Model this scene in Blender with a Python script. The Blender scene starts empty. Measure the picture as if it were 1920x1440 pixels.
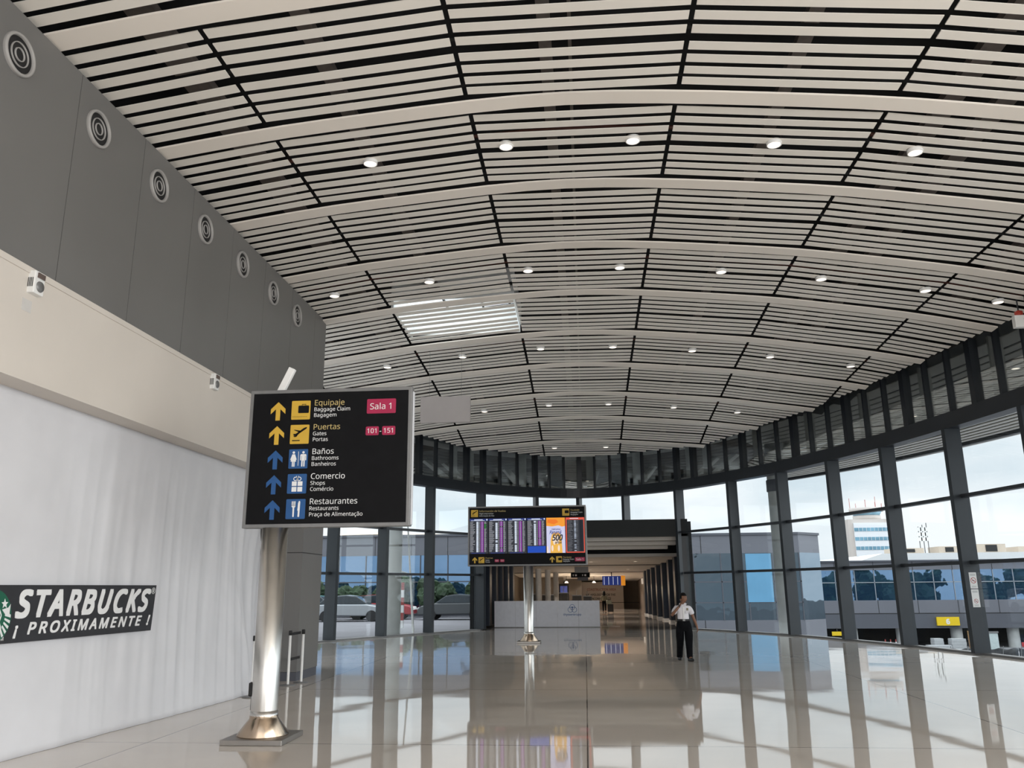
import bpy, bmesh, math, random
from mathutils import Vector, Matrix, noise
random.seed(7)
SC = bpy.context.scene
COL = SC.collection
R = math.radians

# ------------------------------------------------------------------ camera
EYE = Vector((0, 0, 1.75))
FPX = 1532.0
ROLL = -0.0086
CR, SR = math.cos(ROLL), math.sin(ROLL)
def _unroll(a, b): return a * CR - b * SR, a * SR + b * CR
_a, _b = _unroll((1098 - 960) / FPX, (720 - 1099.8) / FPX)
_p = -math.atan(_b); CP_, SP_ = math.cos(_p), math.sin(_p)
_yaw = math.atan2(_a, CP_ - _b * SP_); CY_, SY_ = math.cos(_yaw), math.sin(_yaw)
def _lin(a, b, w):
    a, b = _unroll(a, b)
    r = (a, w * CP_ - b * SP_, w * SP_ + b * CP_)
    return Vector((CY_ * r[0] - SY_ * r[1], SY_ * r[0] + CY_ * r[1], r[2]))
def ray(u, v): return _lin((u - 960) / FPX, (720 - v) / FPX, 1)
def at_y(u, v, y):
    r = ray(u, v); return EYE + r * (y / r.y)
cam = bpy.data.cameras.new('camera'); cam_o = bpy.data.objects.new('camera', cam); COL.objects.link(cam_o)
cam.sensor_width = 36; cam.lens = 36 * FPX / 1920; cam.clip_end = 2000; cam.clip_start = 0.05
m = Matrix.Identity(4)
for i, ax in enumerate((_lin(1, 0, 0), _lin(0, 1, 0), -_lin(0, 0, 1))):
    for j in range(3): m[j][i] = ax[j]
m.translation = EYE
cam_o.matrix_world = m
SC.camera = cam_o

# ------------------------------------------------------------------ world, daylight, exposure
SC.view_settings.view_transform = 'Standard'; SC.view_settings.look = 'None'
SC.view_settings.gamma = 1; SC.view_settings.use_curve_mapping = False
SC.view_settings.exposure = 0.2
SC.cycles.use_denoising = True
SC.cycles.max_bounces = 10; SC.cycles.transparent_max_bounces = 24; SC.cycles.caustics_reflective = False; SC.cycles.caustics_refractive = False
SC.cycles.sample_clamp_indirect = 6
W = bpy.data.worlds.new('overcast_sky'); SC.world = W; W.use_nodes = True
nt = W.node_tree; nt.nodes.clear()
def nd(t, **k):
    n = nt.nodes.new(t)
    for a, b in k.items(): setattr(n, a, b)
    return n
lk = lambda a, b: nt.links.new(a, b)
tc = nd('ShaderNodeTexCoord'); sep = nd('ShaderNodeSeparateXYZ'); lk(tc.outputs['Generated'], sep.inputs[0])
mp = nd('ShaderNodeMapping'); mp.inputs['Scale'].default_value = (1, 1, 3.2); lk(tc.outputs['Generated'], mp.inputs[0])
cl = nd('ShaderNodeTexNoise'); cl.inputs['Scale'].default_value = 3.2; cl.inputs['Detail'].default_value = 5; cl.inputs['Roughness'].default_value = .52
lk(mp.outputs[0], cl.inputs['Vector'])
ramp = nd('ShaderNodeValToRGB'); ramp.color_ramp.elements[0].position = .36; ramp.color_ramp.elements[1].position = .6
ramp.color_ramp.elements[0].color = (.66, .75, .81, 1); ramp.color_ramp.elements[1].color = (.94, .96, .975, 1)
lk(cl.outputs['Fac'], ramp.inputs[0])
# an overcast sky: brighter towards the zenith and towards the veiled sun on the right
up = nd('ShaderNodeMapRange'); up.inputs['From Min'].default_value = .25; up.inputs['From Max'].default_value = .9
up.inputs['To Min'].default_value = 1.0; up.inputs['To Max'].default_value = 3.2; lk(sep.outputs['Z'], up.inputs['Value'])
bk = nd('ShaderNodeMapRange'); bk.inputs['From Min'].default_value = .6; bk.inputs['From Max'].default_value = 1.0
bk.inputs['To Min'].default_value = 0; bk.inputs['To Max'].default_value = 2.2; lk(sep.outputs['X'], bk.inputs['Value'])
ad = nd('ShaderNodeMath', operation='ADD'); lk(up.outputs[0], ad.inputs[0]); lk(bk.outputs[0], ad.inputs[1])
bg = nd('ShaderNodeBackground'); lk(ramp.outputs[0], bg.inputs['Color']); lk(ad.outputs[0], bg.inputs['Strength'])
wo = nd('ShaderNodeOutputWorld'); lk(bg.outputs[0], wo.inputs['Surface'])

def area(name, loc, target, sx, sy, power, color=(1, 1, 1)):
    l = bpy.data.lights.new(name, 'AREA'); l.shape = 'RECTANGLE'; l.size = sx; l.size_y = sy; l.energy = power; l.color = color
    o = bpy.data.objects.new(name, l); COL.objects.link(o); o.location = loc
    o.rotation_euler = (Vector(target) - Vector(loc)).to_track_quat('-Z', 'Y').to_euler()
    return o
# added fill light from the unseen open end of the hall behind the camera
area('rear_fill_light', (2, -9.5, 3.6), (1, 14, 3.4), 16, 6.0, 450, (1, .97, .93))
# daylight through the long glass side right of and behind the photographer
area('side_daylight', (11.2, -1, 3.2), (-4, 5, 3.4), 16, 5.0, 1700, (1, .98, .95))

# ------------------------------------------------------------------ materials
MATS = {}
def mat(name, color, rough=.5, metal=0, spec=.5, var=0, vscale=8, emit=None, bump=0, bscale=20, coat=0):
    if name in MATS: return MATS[name]
    m = bpy.data.materials.new(name); m.use_nodes = True; t = m.node_tree
    b = t.nodes['Principled BSDF']
    b.inputs['Base Color'].default_value = (*color, 1); b.inputs['Roughness'].default_value = rough
    b.inputs['Metallic'].default_value = metal; b.inputs['Specular IOR Level'].default_value = spec
    b.inputs['Coat Weight'].default_value = coat
    if var:
        c = t.nodes.new('ShaderNodeTexCoord'); n = t.nodes.new('ShaderNodeTexNoise'); n.inputs['Scale'].default_value = vscale; n.inputs['Detail'].default_value = 4
        t.links.new(c.outputs['Object'], n.inputs['Vector'])
        r = t.nodes.new('ShaderNodeValToRGB')
        r.color_ramp.elements[0].position = .3; r.color_ramp.elements[1].position = .7
        r.color_ramp.elements[0].color = (*[x * (1 - var) for x in color], 1); r.color_ramp.elements[1].color = (*[min(1, x * (1 + var)) for x in color], 1)
        t.links.new(n.outputs['Fac'], r.inputs[0]); t.links.new(r.outputs[0], b.inputs['Base Color'])
    if bump:
        c = t.nodes.new('ShaderNodeTexCoord'); n = t.nodes.new('ShaderNodeTexNoise'); n.inputs['Scale'].default_value = bscale; n.inputs['Detail'].default_value = 2
        t.links.new(c.outputs['Object'], n.inputs['Vector'])
        k = t.nodes.new('ShaderNodeBump'); k.inputs['Strength'].default_value = bump; k.inputs['Distance'].default_value = .05
        t.links.new(n.outputs['Fac'], k.inputs['Height']); t.links.new(k.outputs[0], b.inputs['Normal'])
    if emit:
        b.inputs['Emission Color'].default_value = (*color, 1); b.inputs['Emission Strength'].default_value = emit
    MATS[name] = m
    return m

SLAT = mat('warm_white_slat', (.83, .79, .73), .45, var=.03, vscale=.6)
BAND = mat('cream_rib', (.86, .80, .73), .4, var=.02, vscale=.6)
PLENUM = mat('black_plenum', (.012, .012, .013), .9, var=.3, vscale=2)
PURLIN = mat('brown_purlin', (.16, .135, .12), .7, var=.15)
PIPE = mat('red_brown_pipe', (.10, .035, .025), .5, var=.2)
GREYW = mat('grey_cladding', (.165, .162, .158), .42, var=.05, vscale=.5)
CREAMW = mat('cream_plaster', (.66, .61, .555), .75, var=.03, vscale=.8)
CLOTHM = mat('white_cloth', (.66, .66, .69), .8, var=.03, vscale=2)
STEEL = mat('dark_steel', (.02, .024, .03), .38, var=.1, vscale=1.5)
STEELG = mat('charcoal_steel', (.022, .028, .035), .4, var=.1, vscale=1.5)
WHITE = mat('white_paint', (.8, .8, .79), .5, var=.03)
WSTEEL = mat('white_steel', (.82, .81, .76), .5, var=.05)
BRUSH = mat('brushed_steel', (.62, .60, .57), .3, 1, var=.08, vscale=3)
BRONZE = mat('polished_cone_steel', (.40, .31, .23), .18, 1, var=.1, vscale=5)
BLACK = mat('black_face', (.004, .004, .005), .6, spec=.15, var=.2)
FRAME = mat('grey_aluminium', (.20, .20, .20), .42, .3, var=.05)
YEL = mat('sign_yellow', (.60, .37, .035), .5, var=.04)
BLUE = mat('sign_blue', (.007, .075, .24), .5, var=.05)
PINK = mat('sign_crimson', (.36, .007, .06), .5, var=.05)
WLET = mat('sign_white', (.78, .78, .78), .5, var=.03)
TLET = mat('sign_tan', (.55, .42, .17), .5, var=.03)
DARK = mat('matte_black', (.01, .01, .011), .6, var=.2)
NAVY = mat('navy_fin', (.010, .018, .036), .35, var=.15)
CONC = mat('pale_concrete', (.50, .51, .50), .6, var=.08, vscale=3)
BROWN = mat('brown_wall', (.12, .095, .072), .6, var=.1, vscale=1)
TAUPE = mat('taupe_hoarding', (.33, .275, .235), .5, var=.06, vscale=1)
FACADE = mat('grey_facade', (.15, .155, .18), .5, var=.05, vscale=.3)
FACADED = mat('dark_grey_facade', (.09, .095, .115), .5, var=.05, vscale=.3)
ASPH = mat('pale_apron', (.22, .22, .23), .85, var=.12, vscale=.4)
LEAF = mat('dark_foliage', (.018, .04, .016), .8, var=.5, vscale=3)
BARK = mat('bark', (.10, .07, .05), .9, var=.3)

def glass_mat(name, tint, refl, mirror=None, bump=0, gc=None):
    m = bpy.data.materials.new(name); m.use_nodes = True; t = m.node_tree; t.nodes.clear()
    o = t.nodes.new('ShaderNodeOutputMaterial'); mx = t.nodes.new('ShaderNodeMixShader')
    g = t.nodes.new('ShaderNodeBsdfGlossy'); g.inputs['Roughness'].default_value = 0.0; g.inputs['Color'].default_value = (.9, .95, .97, 1)
    if mirror:
        a = t.nodes.new('ShaderNodeBsdfDiffuse'); a.inputs['Color'].default_value = (*mirror, 1)
        g.inputs['Roughness'].default_value = .015; g.inputs['Color'].default_value = (*gc, 1)
    else:
        a = t.nodes.new('ShaderNodeBsdfTransparent'); a.inputs['Color'].default_value = (*tint, 1)
    f = t.nodes.new('ShaderNodeLayerWeight'); f.inputs['Blend'].default_value = .5
    pw = t.nodes.new('ShaderNodeMath'); pw.operation = 'POWER'; pw.inputs[1].default_value = 4.5; t.links.new(f.outputs['Facing'], pw.inputs[0])
    k = t.nodes.new('ShaderNodeMath'); k.operation = 'MULTIPLY_ADD'; k.use_clamp = True
    k.inputs[1].default_value = .85; k.inputs[2].default_value = refl
    t.links.new(pw.outputs[0], k.inputs[0]); t.links.new(k.outputs[0], mx.inputs[0])
    t.links.new(a.outputs[0], mx.inputs[1]); t.links.new(g.outputs[0], mx.inputs[2]); t.links.new(mx.outputs[0], o.inputs[0])
    if bump:
        c = t.nodes.new('ShaderNodeTexCoord'); n = t.nodes.new('ShaderNodeTexNoise'); n.inputs['Scale'].default_value = .55
        t.links.new(c.outputs['Object'], n.inputs['Vector'])
        b = t.nodes.new('ShaderNodeBump'); b.inputs['Strength'].default_value = bump; b.inputs['Distance'].default_value = .05
        t.links.new(n.outputs['Fac'], b.inputs['Height']); t.links.new(b.outputs[0], g.inputs['Normal'])
    MATS[name] = m
    return m
GLASS = glass_mat('clear_glass', (.965, .985, .99), .02)
CLERE = glass_mat('grey_tinted_glass', (.93, .95, .945), .36)
MIRROR = glass_mat('blue_facade_glass', None, .5, mirror=(.02, .05, .10), bump=.25, gc=(.36, .56, .84))
MIRRORD = glass_mat('grey_facade_glass', None, .5, mirror=(.02, .03, .035), bump=.3, gc=(.20, .25, .30))

def floor_mat():
    m = bpy.data.materials.new('polished_porcelain'); m.use_nodes = True; t = m.node_tree; b = t.nodes['Principled BSDF']
    c = t.nodes.new('ShaderNodeTexCoord'); mp = t.nodes.new('ShaderNodeMapping'); mp.inputs['Location'].default_value = (.03, .4, 0)
    t.links.new(c.outputs['Object'], mp.inputs[0])
    br = t.nodes.new('ShaderNodeTexBrick'); br.offset = 0; br.inputs['Scale'].default_value = 1; br.inputs['Mortar Size'].default_value = .009
    br.inputs['Brick Width'].default_value = 5.2; br.inputs['Row Height'].default_value = 5.2; br.inputs['Mortar Smooth'].default_value = .2
    br.inputs['Color1'].default_value = (.74, .67, .60, 1); br.inputs['Color2'].default_value = (.74, .67, .60, 1); br.inputs['Mortar'].default_value = (.16, .13, .11, 1)
    t.links.new(mp.outputs[0], br.inputs['Vector'])
    n = t.nodes.new('ShaderNodeTexNoise'); n.inputs['Scale'].default_value = .7; n.inputs['Detail'].default_value = 5; t.links.new(c.outputs['Object'], n.inputs['Vector'])
    mx = t.nodes.new('ShaderNodeMix'); mx.data_type = 'RGBA'; mx.blend_type = 'MULTIPLY'; mx.inputs['Factor'].default_value = .35
    r = t.nodes.new('ShaderNodeValToRGB'); r.color_ramp.elements[0].color = (.8, .79, .77, 1); r.color_ramp.elements[1].color = (1, 1, 1, 1); r.color_ramp.elements[0].position = .3; r.color_ramp.elements[1].position = .65
    t.links.new(n.outputs['Fac'], r.inputs[0]); t.links.new(br.outputs['Color'], mx.inputs[6]); t.links.new(r.outputs[0], mx.inputs[7]); t.links.new(mx.outputs[2], b.inputs['Base Color'])
    b.inputs['Roughness'].default_value = .035; b.inputs['IOR'].default_value = 1.6
    n2 = t.nodes.new('ShaderNodeTexNoise'); n2.inputs['Scale'].default_value = .55; n2.inputs['Detail'].default_value = 1.5; t.links.new(c.outputs['Object'], n2.inputs['Vector'])
    bp = t.nodes.new('ShaderNodeBump'); bp.inputs['Strength'].default_value = .14; bp.inputs['Distance'].default_value = .03
    t.links.new(n2.outputs['Fac'], bp.inputs['Height']); t.links.new(bp.outputs[0], b.inputs['Normal'])
    MATS['floor'] = m
    return m
FLOORM = floor_mat()
def emis(name, color, s): return mat(name, color, .6, emit=s)
LAMP = emis('warm_lamp', (1, .86, .70), 1.7)

# ------------------------------------------------------------------ mesh helpers
ORG = {}
class MB:
    def __init__(s): s.v = []; s.f = []; s.mi = []; s.cur = 0; s.sm = []; s.smooth = False
    def add(s, vs, fs):
        o = len(s.v); s.v += [tuple(x) for x in vs]
        for f in fs: s.f.append([o + i for i in f]); s.mi.append(s.cur); s.sm.append(s.smooth)
        return s
    def hexa(s, p): return s.add(p, [(0, 3, 2, 1), (4, 5, 6, 7), (0, 1, 5, 4), (1, 2, 6, 5), (2, 3, 7, 6), (3, 0, 4, 7)])
    def box(s, x0, x1, y0, y1, z0, z1):
        return s.hexa([(x0, y0, z0), (x1, y0, z0), (x1, y1, z0), (x0, y1, z0), (x0, y0, z1), (x1, y0, z1), (x1, y1, z1), (x0, y1, z1)])
    def beam(s, a, b, w, h, up=(0, 0, 1)):
        a, b = Vector(a), Vector(b); d = (b - a).normalized(); u = Vector(up); sd = d.cross(u)
        if sd.length < 1e-4: sd = d.cross(Vector((1, 0, 0)))
        sd.normalize(); u = sd.cross(d).normalized(); sd *= w / 2; u *= h / 2
        return s.hexa([a - sd - u, a + sd - u, b + sd - u, b - sd - u, a - sd + u, a + sd + u, b + sd + u, b - sd + u])
    def tube(s, a, b, r, r2=None, n=16, cap=True):
        a, b = Vector(a), Vector(b); r2 = r if r2 is None else r2; d = (b - a).normalized()
        u = d.orthogonal().normalized(); w = d.cross(u); vs = []
        for c, q in ((a, r), (b, r2)):
            for i in range(n): t = 2 * math.pi * i / n; vs.append(c + (u * math.cos(t) + w * math.sin(t)) * q)
        sm = s.smooth; s.smooth = True
        s.add(vs, [(i, (i + 1) % n, n + (i + 1) % n, n + i) for i in range(n)])
        s.smooth = sm
        if cap: s.add(vs, [tuple(range(n))[::-1], tuple(range(n, 2 * n))])
        return s
    def lathe(s, prof, c=(0, 0, 0), ax='z', n=32):
        vs = []
        for r, h in prof:
            for i in range(n):
                t = 2 * math.pi * i / n; x, y = r * math.cos(t), r * math.sin(t)
                p = (x, y, h) if ax == 'z' else (h, x, y) if ax == 'x' else (x, h, y)
                vs.append((c[0] + p[0], c[1] + p[1], c[2] + p[2]))
        fs = []
        for k in range(len(prof) - 1):
            for i in range(n): fs.append((k * n + i, k * n + (i + 1) % n, (k + 1) * n + (i + 1) % n, (k + 1) * n + i))
        sm = s.smooth; s.smooth = True; s.add(vs, fs); s.smooth = sm
        return s
    def prism(s, poly, fn, d0, d1):            # poly in 2D, fn(x, z, d) -> 3D
        n = len(poly)
        vs = [fn(x, z, d0) for x, z in poly] + [fn(x, z, d1) for x, z in poly]
        return s.add(vs, [tuple(range(n)), tuple(range(n, 2 * n))[::-1]] + [(i, n + i, n + (i + 1) % n, (i + 1) % n) for i in range(n)])
    def grid(s, P):                            # P[i][j] points
        n, k = len(P), len(P[0])
        return s.add([p for r in P for p in r], [(i * k + j, i * k + j + 1, (i + 1) * k + j + 1, (i + 1) * k + j) for i in range(n - 1) for j in range(k - 1)])
    def build(s, name, mats, parent=None, fix=True, bevel=0):
        me = bpy.data.meshes.new(name)
        org = ORG.get(parent.name, Vector((0, 0, 0))) if parent else Vector((0, 0, 0))
        if parent is None and fix and s.v:     # a thing's origin sits at its base
            xs = [p[0] for p in s.v]; ys = [p[1] for p in s.v]; zs = [p[2] for p in s.v]
            org = Vector(((min(xs) + max(xs)) / 2, (min(ys) + max(ys)) / 2, min(zs)))
        me.from_pydata([Vector(p) - org for p in s.v], [], s.f)
        for m_ in (mats if isinstance(mats, (list, tuple)) else [mats]): me.materials.append(m_)
        me.polygons.foreach_set('material_index', s.mi); me.polygons.foreach_set('use_smooth', s.sm)
        bm = bmesh.new(); bm.from_mesh(me); bmesh.ops.recalc_face_normals(bm, faces=bm.faces); bm.to_mesh(me); bm.free()
        me.update()
        return link(name, me, parent, org, bevel)
def link(name, me, parent, org, bevel=0):
    o = bpy.data.objects.new(name, me); COL.objects.link(o)
    if parent: o.parent = parent; ORG[o.name] = ORG.get(parent.name, Vector((0, 0, 0)))
    else: o.location = org; ORG[o.name] = Vector(org)
    if bevel:
        b = o.modifiers.new('edge', 'BEVEL'); b.width = bevel; b.segments = 2; b.limit_method = 'ANGLE'
    return o
def tag(o, label, cat, group=None, kind=None):
    o['label'] = label; o['category'] = cat
    if group: o['group'] = group
    if kind: o['kind'] = kind
    return o
def thing(name, label, cat, loc=(0, 0, 0), group=None, kind=None):
    o = bpy.data.objects.new(name, None); COL.objects.link(o); o.location = loc; o.empty_display_size = .2
    ORG[o.name] = Vector(loc)
    return tag(o, label, cat, group, kind)
def dup(root, loc, label=None, group=None):
    r = root.copy(); COL.objects.link(r); r.location = loc; ORG[r.name] = Vector(loc)
    if label: r['label'] = label
    if group: r['group'] = group
    for ch in list(root.children):
        c = ch.copy(); COL.objects.link(c); c.parent = r
        for g in list(ch.children):
            d = g.copy(); COL.objects.link(d); d.parent = c
    return r
try:
    SANS = bpy.data.fonts.load(bpy.utils.resource_path('LOCAL') + '/datafiles/fonts/NotoSansKhmer-VariableFont_wdth,wght.woff2')
except Exception:
    SANS = None
def _glyph_scale():                            # letter size so that a capital stands .72 of the nominal size
    cu = bpy.data.curves.new('t', 'FONT'); cu.body = 'H'; cu.size = 1
    if SANS: cu.font = SANS
    to = bpy.data.objects.new('t', cu); COL.objects.link(to)
    me = bpy.data.meshes.new_from_object(to.evaluated_get(bpy.context.evaluated_depsgraph_get()))
    h = max(v.co.y for v in me.vertices); bpy.data.objects.remove(to); bpy.data.curves.remove(cu); bpy.data.meshes.remove(me)
    return .72 / h
GSC = _glyph_scale()
def text(name, s, size, m, parent, fn, x, z, d=0.0, depth=.003, bold=0, shear=0, align='LEFT', sx=1, track=1, fit=None):
    """letters as a real mesh; fn(x, z, d) maps the sign plane to the world"""
    cu = bpy.data.curves.new('t', 'FONT'); cu.body = s; cu.size = size * GSC; cu.extrude = depth / 2; cu.offset = bold if bold < .006 else 0; cu.shear = shear; cu.align_x = align; cu.space_character = track
    cu.resolution_u = 3
    if SANS: cu.font = SANS
    to = bpy.data.objects.new('t', cu); COL.objects.link(to)
    me = bpy.data.meshes.new_from_object(to.evaluated_get(bpy.context.evaluated_depsgraph_get()))
    bpy.data.objects.remove(to); bpy.data.curves.remove(cu)
    org = ORG.get(parent.name, Vector((0, 0, 0)))
    if fit:                                    # (width, cap height): scale the line to what is painted there
        xs_ = [v.co.x for v in me.vertices]; zs_ = [v.co.y for v in me.vertices]
        x0, w0, z0, h0 = min(xs_), max(xs_) - min(xs_), min(zs_), max(zs_) - min(zs_)
        for v in me.vertices: v.co.x = (v.co.x - x0) * fit[0] / w0; v.co.y = (v.co.y - z0) * fit[1] / h0
    for v in me.vertices:
        c = v.co; v.co = fn(x + c.x * sx, z + c.y, d + c.z) - org
    if bold >= .006:                           # heavier stems: the outline struck again round its own place
        bm = bmesh.new(); ex, ez_, ed_ = fn(1, 0, 0) - fn(0, 0, 0), fn(0, 1, 0) - fn(0, 0, 0), fn(0, 0, 1) - fn(0, 0, 0); q_ = 0
        for a_, b_ in ((0, 0), (1, 1), (-1, 1), (1, -1), (-1, -1), (1, 0), (-1, 0), (0, 1), (0, -1), (.5, .5), (-.5, .5), (.5, -.5), (-.5, -.5)):
            t_ = bpy.data.meshes.new('t'); bm2 = bmesh.new(); bm2.from_mesh(me); q_ += 1
            bmesh.ops.translate(bm2, verts=bm2.verts, vec=(ex * a_ + ez_ * b_) * bold + ed_ * .00025 * q_); bm2.to_mesh(t_); bm2.free(); bm.from_mesh(t_); bpy.data.meshes.remove(t_)
        bm.to_mesh(me); bm.free()
    me.materials.clear(); me.materials.append(m)
    for p in me.polygons: p.material_index = 0
    return link(name, me, parent, org)
def rrect(x0, x1, z0, z1, r=.02, n=4):
    out = []
    for cx, cz, a in ((x1 - r, z1 - r, 0), (x0 + r, z1 - r, 90), (x0 + r, z0 + r, 180), (x1 - r, z0 + r, 270)):
        for k in range(n + 1): t = R(a + 90 * k / n); out.append((cx + r * math.cos(t), cz + r * math.sin(t)))
    return out
def disc(cx, cz, r, n=28, a0=0, a1=360):
    return [(cx + r * math.cos(R(a0 + (a1 - a0) * k / n)), cz + r * math.sin(R(a0 + (a1 - a0) * k / n))) for k in range(n if a1 - a0 == 360 else n + 1)]
def ring(mb, fn, cx, cz, r0, r1, d0, d1, n=40, a0=0, a1=360):
    for k in range(n):
        p, q = R(a0 + (a1 - a0) * k / n), R(a0 + (a1 - a0) * (k + 1) / n)
        mb.prism([(cx + r0 * math.cos(p), cz + r0 * math.sin(p)), (cx + r1 * math.cos(p), cz + r1 * math.sin(p)), (cx + r1 * math.cos(q), cz + r1 * math.sin(q)), (cx + r0 * math.cos(q), cz + r0 * math.sin(q))], fn, d0, d1)
def stroke(mb, fn, pts, w, d0, d1):
    for (x0, z0), (x1, z1) in zip(pts, pts[1:]):
        L = math.hypot(x1 - x0, z1 - z0); nx, nz = -(z1 - z0) / L * w / 2, (x1 - x0) / L * w / 2
        mb.prism([(x0 + nx, z0 + nz), (x0 - nx, z0 - nz), (x1 - nx, z1 - nz), (x1 + nx, z1 + nz)], fn, d0, d1)
def lerp(x, tab):
    if x <= tab[0][0]: return tab[0][1]
    for (a, b), (c, d) in zip(tab, tab[1:]):
        if x <= c: return b + (d - b) * (x - a) / (c - a)
    return tab[-1][1]

exec_parts = []
# ------------------------------------------------------------------ floor and ground
WX = -6.27                                     # face of the left wall
f = MB().box(-90, 4.6, 31, 160, -.6, -.14).build('ground', mat('forecourt_paving', (.17, .165, .18), .85, var=.1, vscale=.5), fix=False)
tag(f, 'pale grey forecourt paving outside the glass front', 'ground', kind='structure')
f = MB().box(7, 300, -80, 300, -4.4, -3.85).build('ground_apron', ASPH, fix=False)
tag(f, 'pale concrete apron lying lower outside the glass', 'ground', kind='structure')

# ------------------------------------------------------------------ plan of the glass front
RP = [(-.15, 38.45), (2.0, 37.75), (4.2, 35.9), (6.0, 33.25), (7.4, 30.8), (8.45, 28.1), (9.3, 25.4), (9.97, 22.5), (10.5, 19.6), (10.9, 16.6), (11.2, 13.6), (11.42, 10.6), (11.55, 7.6), (11.62, 4.6), (11.65, 1.6), (11.65, -1.4), (11.65, -4.4), (11.65, -7.4), (11.65, -10)]
LP = [(-.15, 38.45), (-2.2, 37.7), (-4.55, 35.75), (-6.3, 33.1), (-7.65, 30.85), (-8.9, 28.6), (-9.8, 26.1), (-10.5, 23.4), (-11.0, 20.6)]
def catmull(P, n=6):
    out = []
    for i in range(len(P) - 1):
        p0 = P[i - 1] if i else (2 * P[0][0] - P[1][0], P[1][1]); p1, p2 = P[i], P[i + 1]; p3 = P[i + 2] if i + 2 < len(P) else (2 * p2[0] - p1[0], 2 * p2[1] - p1[1])
        for k in range(n):
            t = k / n
            out.append(tuple(.5 * (2 * b + (c - a) * t + (2 * a - 5 * b + 4 * c - d) * t * t + (3 * b - a - 3 * c + d) * t ** 3) for a, b, c, d in zip(p0, p1, p2, p3)))
    return out + [P[-1]]
CURVE = catmull(LP)[::-1][:-1] + catmull(RP)   # from far left round the apex to the right
APEX = len(catmull(LP)) - 1
def arc():
    s = [0]
    for a, b in zip(CURVE, CURVE[1:]): s.append(s[-1] + math.hypot(b[0] - a[0], b[1] - a[1]))
    return [x - s[APEX] for x in s]
ARC = arc()
def on_curve(s):
    for i in range(len(ARC) - 1):
        if s <= ARC[i + 1] or i == len(ARC) - 2:
            t = (s - ARC[i]) / (ARC[i + 1] - ARC[i]); a, b = CURVE[i], CURVE[i + 1]
            p = Vector((a[0] + (b[0] - a[0]) * t, a[1] + (b[1] - a[1]) * t, 0)); d = Vector((b[0] - a[0], b[1] - a[1], 0)).normalized()
            return p, d, Vector((-d.y, d.x, 0))      # point, tangent, outward normal
def offs(i, d):
    a = CURVE[max(0, i - 1)]; b = CURVE[min(len(CURVE) - 1, i + 1)]
    t = Vector((b[0] - a[0], b[1] - a[1], 0)).normalized(); return Vector((CURVE[i][0], CURVE[i][1], 0)) + Vector((-t.y, t.x, 0)) * d
def swept(mb, prof):                           # prof: (offset, z) closed loop swept along the curve
    n = len(prof)
    P = [[offs(i, d) + Vector((0, 0, z)) for d, z in prof] for i in range(len(CURVE))]
    for A, B in zip(P, P[1:]):
        mb.add(A + B, [(k, (k + 1) % n, n + (k + 1) % n, n + k) for k in range(n)])
    return mb

# ------------------------------------------------------------------ ceiling surface
GY = [(13.5, 1), (16.2, .996), (18.9, .984), (21.5, .958), (24.2, .932), (26.8, .893), (29.5, .853), (32.1, .797), (34.5, .747), (38, .67)]
PR = [(-10.9, 7.35), (-7.8, 8.1), (-4.62, 8.57), (-1.56, 8.84), (0, 8.9), (1.56, 8.81), (4.62, 8.5), (7.8, 7.97), (10.9, 7.25), (14, 6.4)]
def zc(x, y): return 1.75 + lerp(y, GY) * (lerp(x, PR) - 1.75)
XR = [(-10, 11.0), (13, 10.5), (16, 10.05), (18.92, 9.56), (21.5, 9.0), (24.25, 8.42), (27, 7.56), (30.36, 5.95), (32.23, 4.8), (33.0, 3.6), (34.14, 1.45), (34.5, .2)]
XL = [(-10, WX - .22), (19.2, WX - .22), (19.21, -9.7), (21.5, -9.2), (24.25, -8.6), (27, -7.7), (30.3, -5.8), (31.9, -4.84), (32.63, -3.9), (34.12, -1.8), (34.5, -.5)]
def zs(x, y):                                  # the same vault as a smooth arc, for the ribs
    return .25 * zc(x - .75, y) + .5 * zc(x, y) + .25 * zc(x + .75, y)
SEAM = [-10.9, -7.8, -4.62, -1.56, 1.56, 4.62, 7.8, 10.9]
BANDS = [10.87 + 2.67 * k for k in range(-7, 9)]
SL = [(.31, .495), (.585, .76), (.855, 1.03), (1.125, 1.30), (1.46, 1.64), (1.73, 1.91), (2.0, 2.175), (2.25, 2.43)]
TH = .012
def slat_run(mb, x0, x1, y0, y1, lift=0.0, th=TH, step=None):
    xs = [x0, x1] if not step else [x0 + (x1 - x0) * k / step for k in range(step + 1)]
    for a, b in zip(xs, xs[1:]):
        mb.hexa([(a, y0, zc(a, y0) - lift), (b, y0, zc(b, y0) - lift), (b, y1, zc(b, y1) - lift), (a, y1, zc(a, y1) - lift),
                 (a, y0, zc(a, y0) - lift + th), (b, y0, zc(b, y0) - lift + th), (b, y1, zc(b, y1) - lift + th), (a, y1, zc(a, y1) - lift + th)])
ceil = thing('ceiling', 'vaulted ceiling of cream slats between wide curved ribs', 'ceiling', kind='structure')
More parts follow.
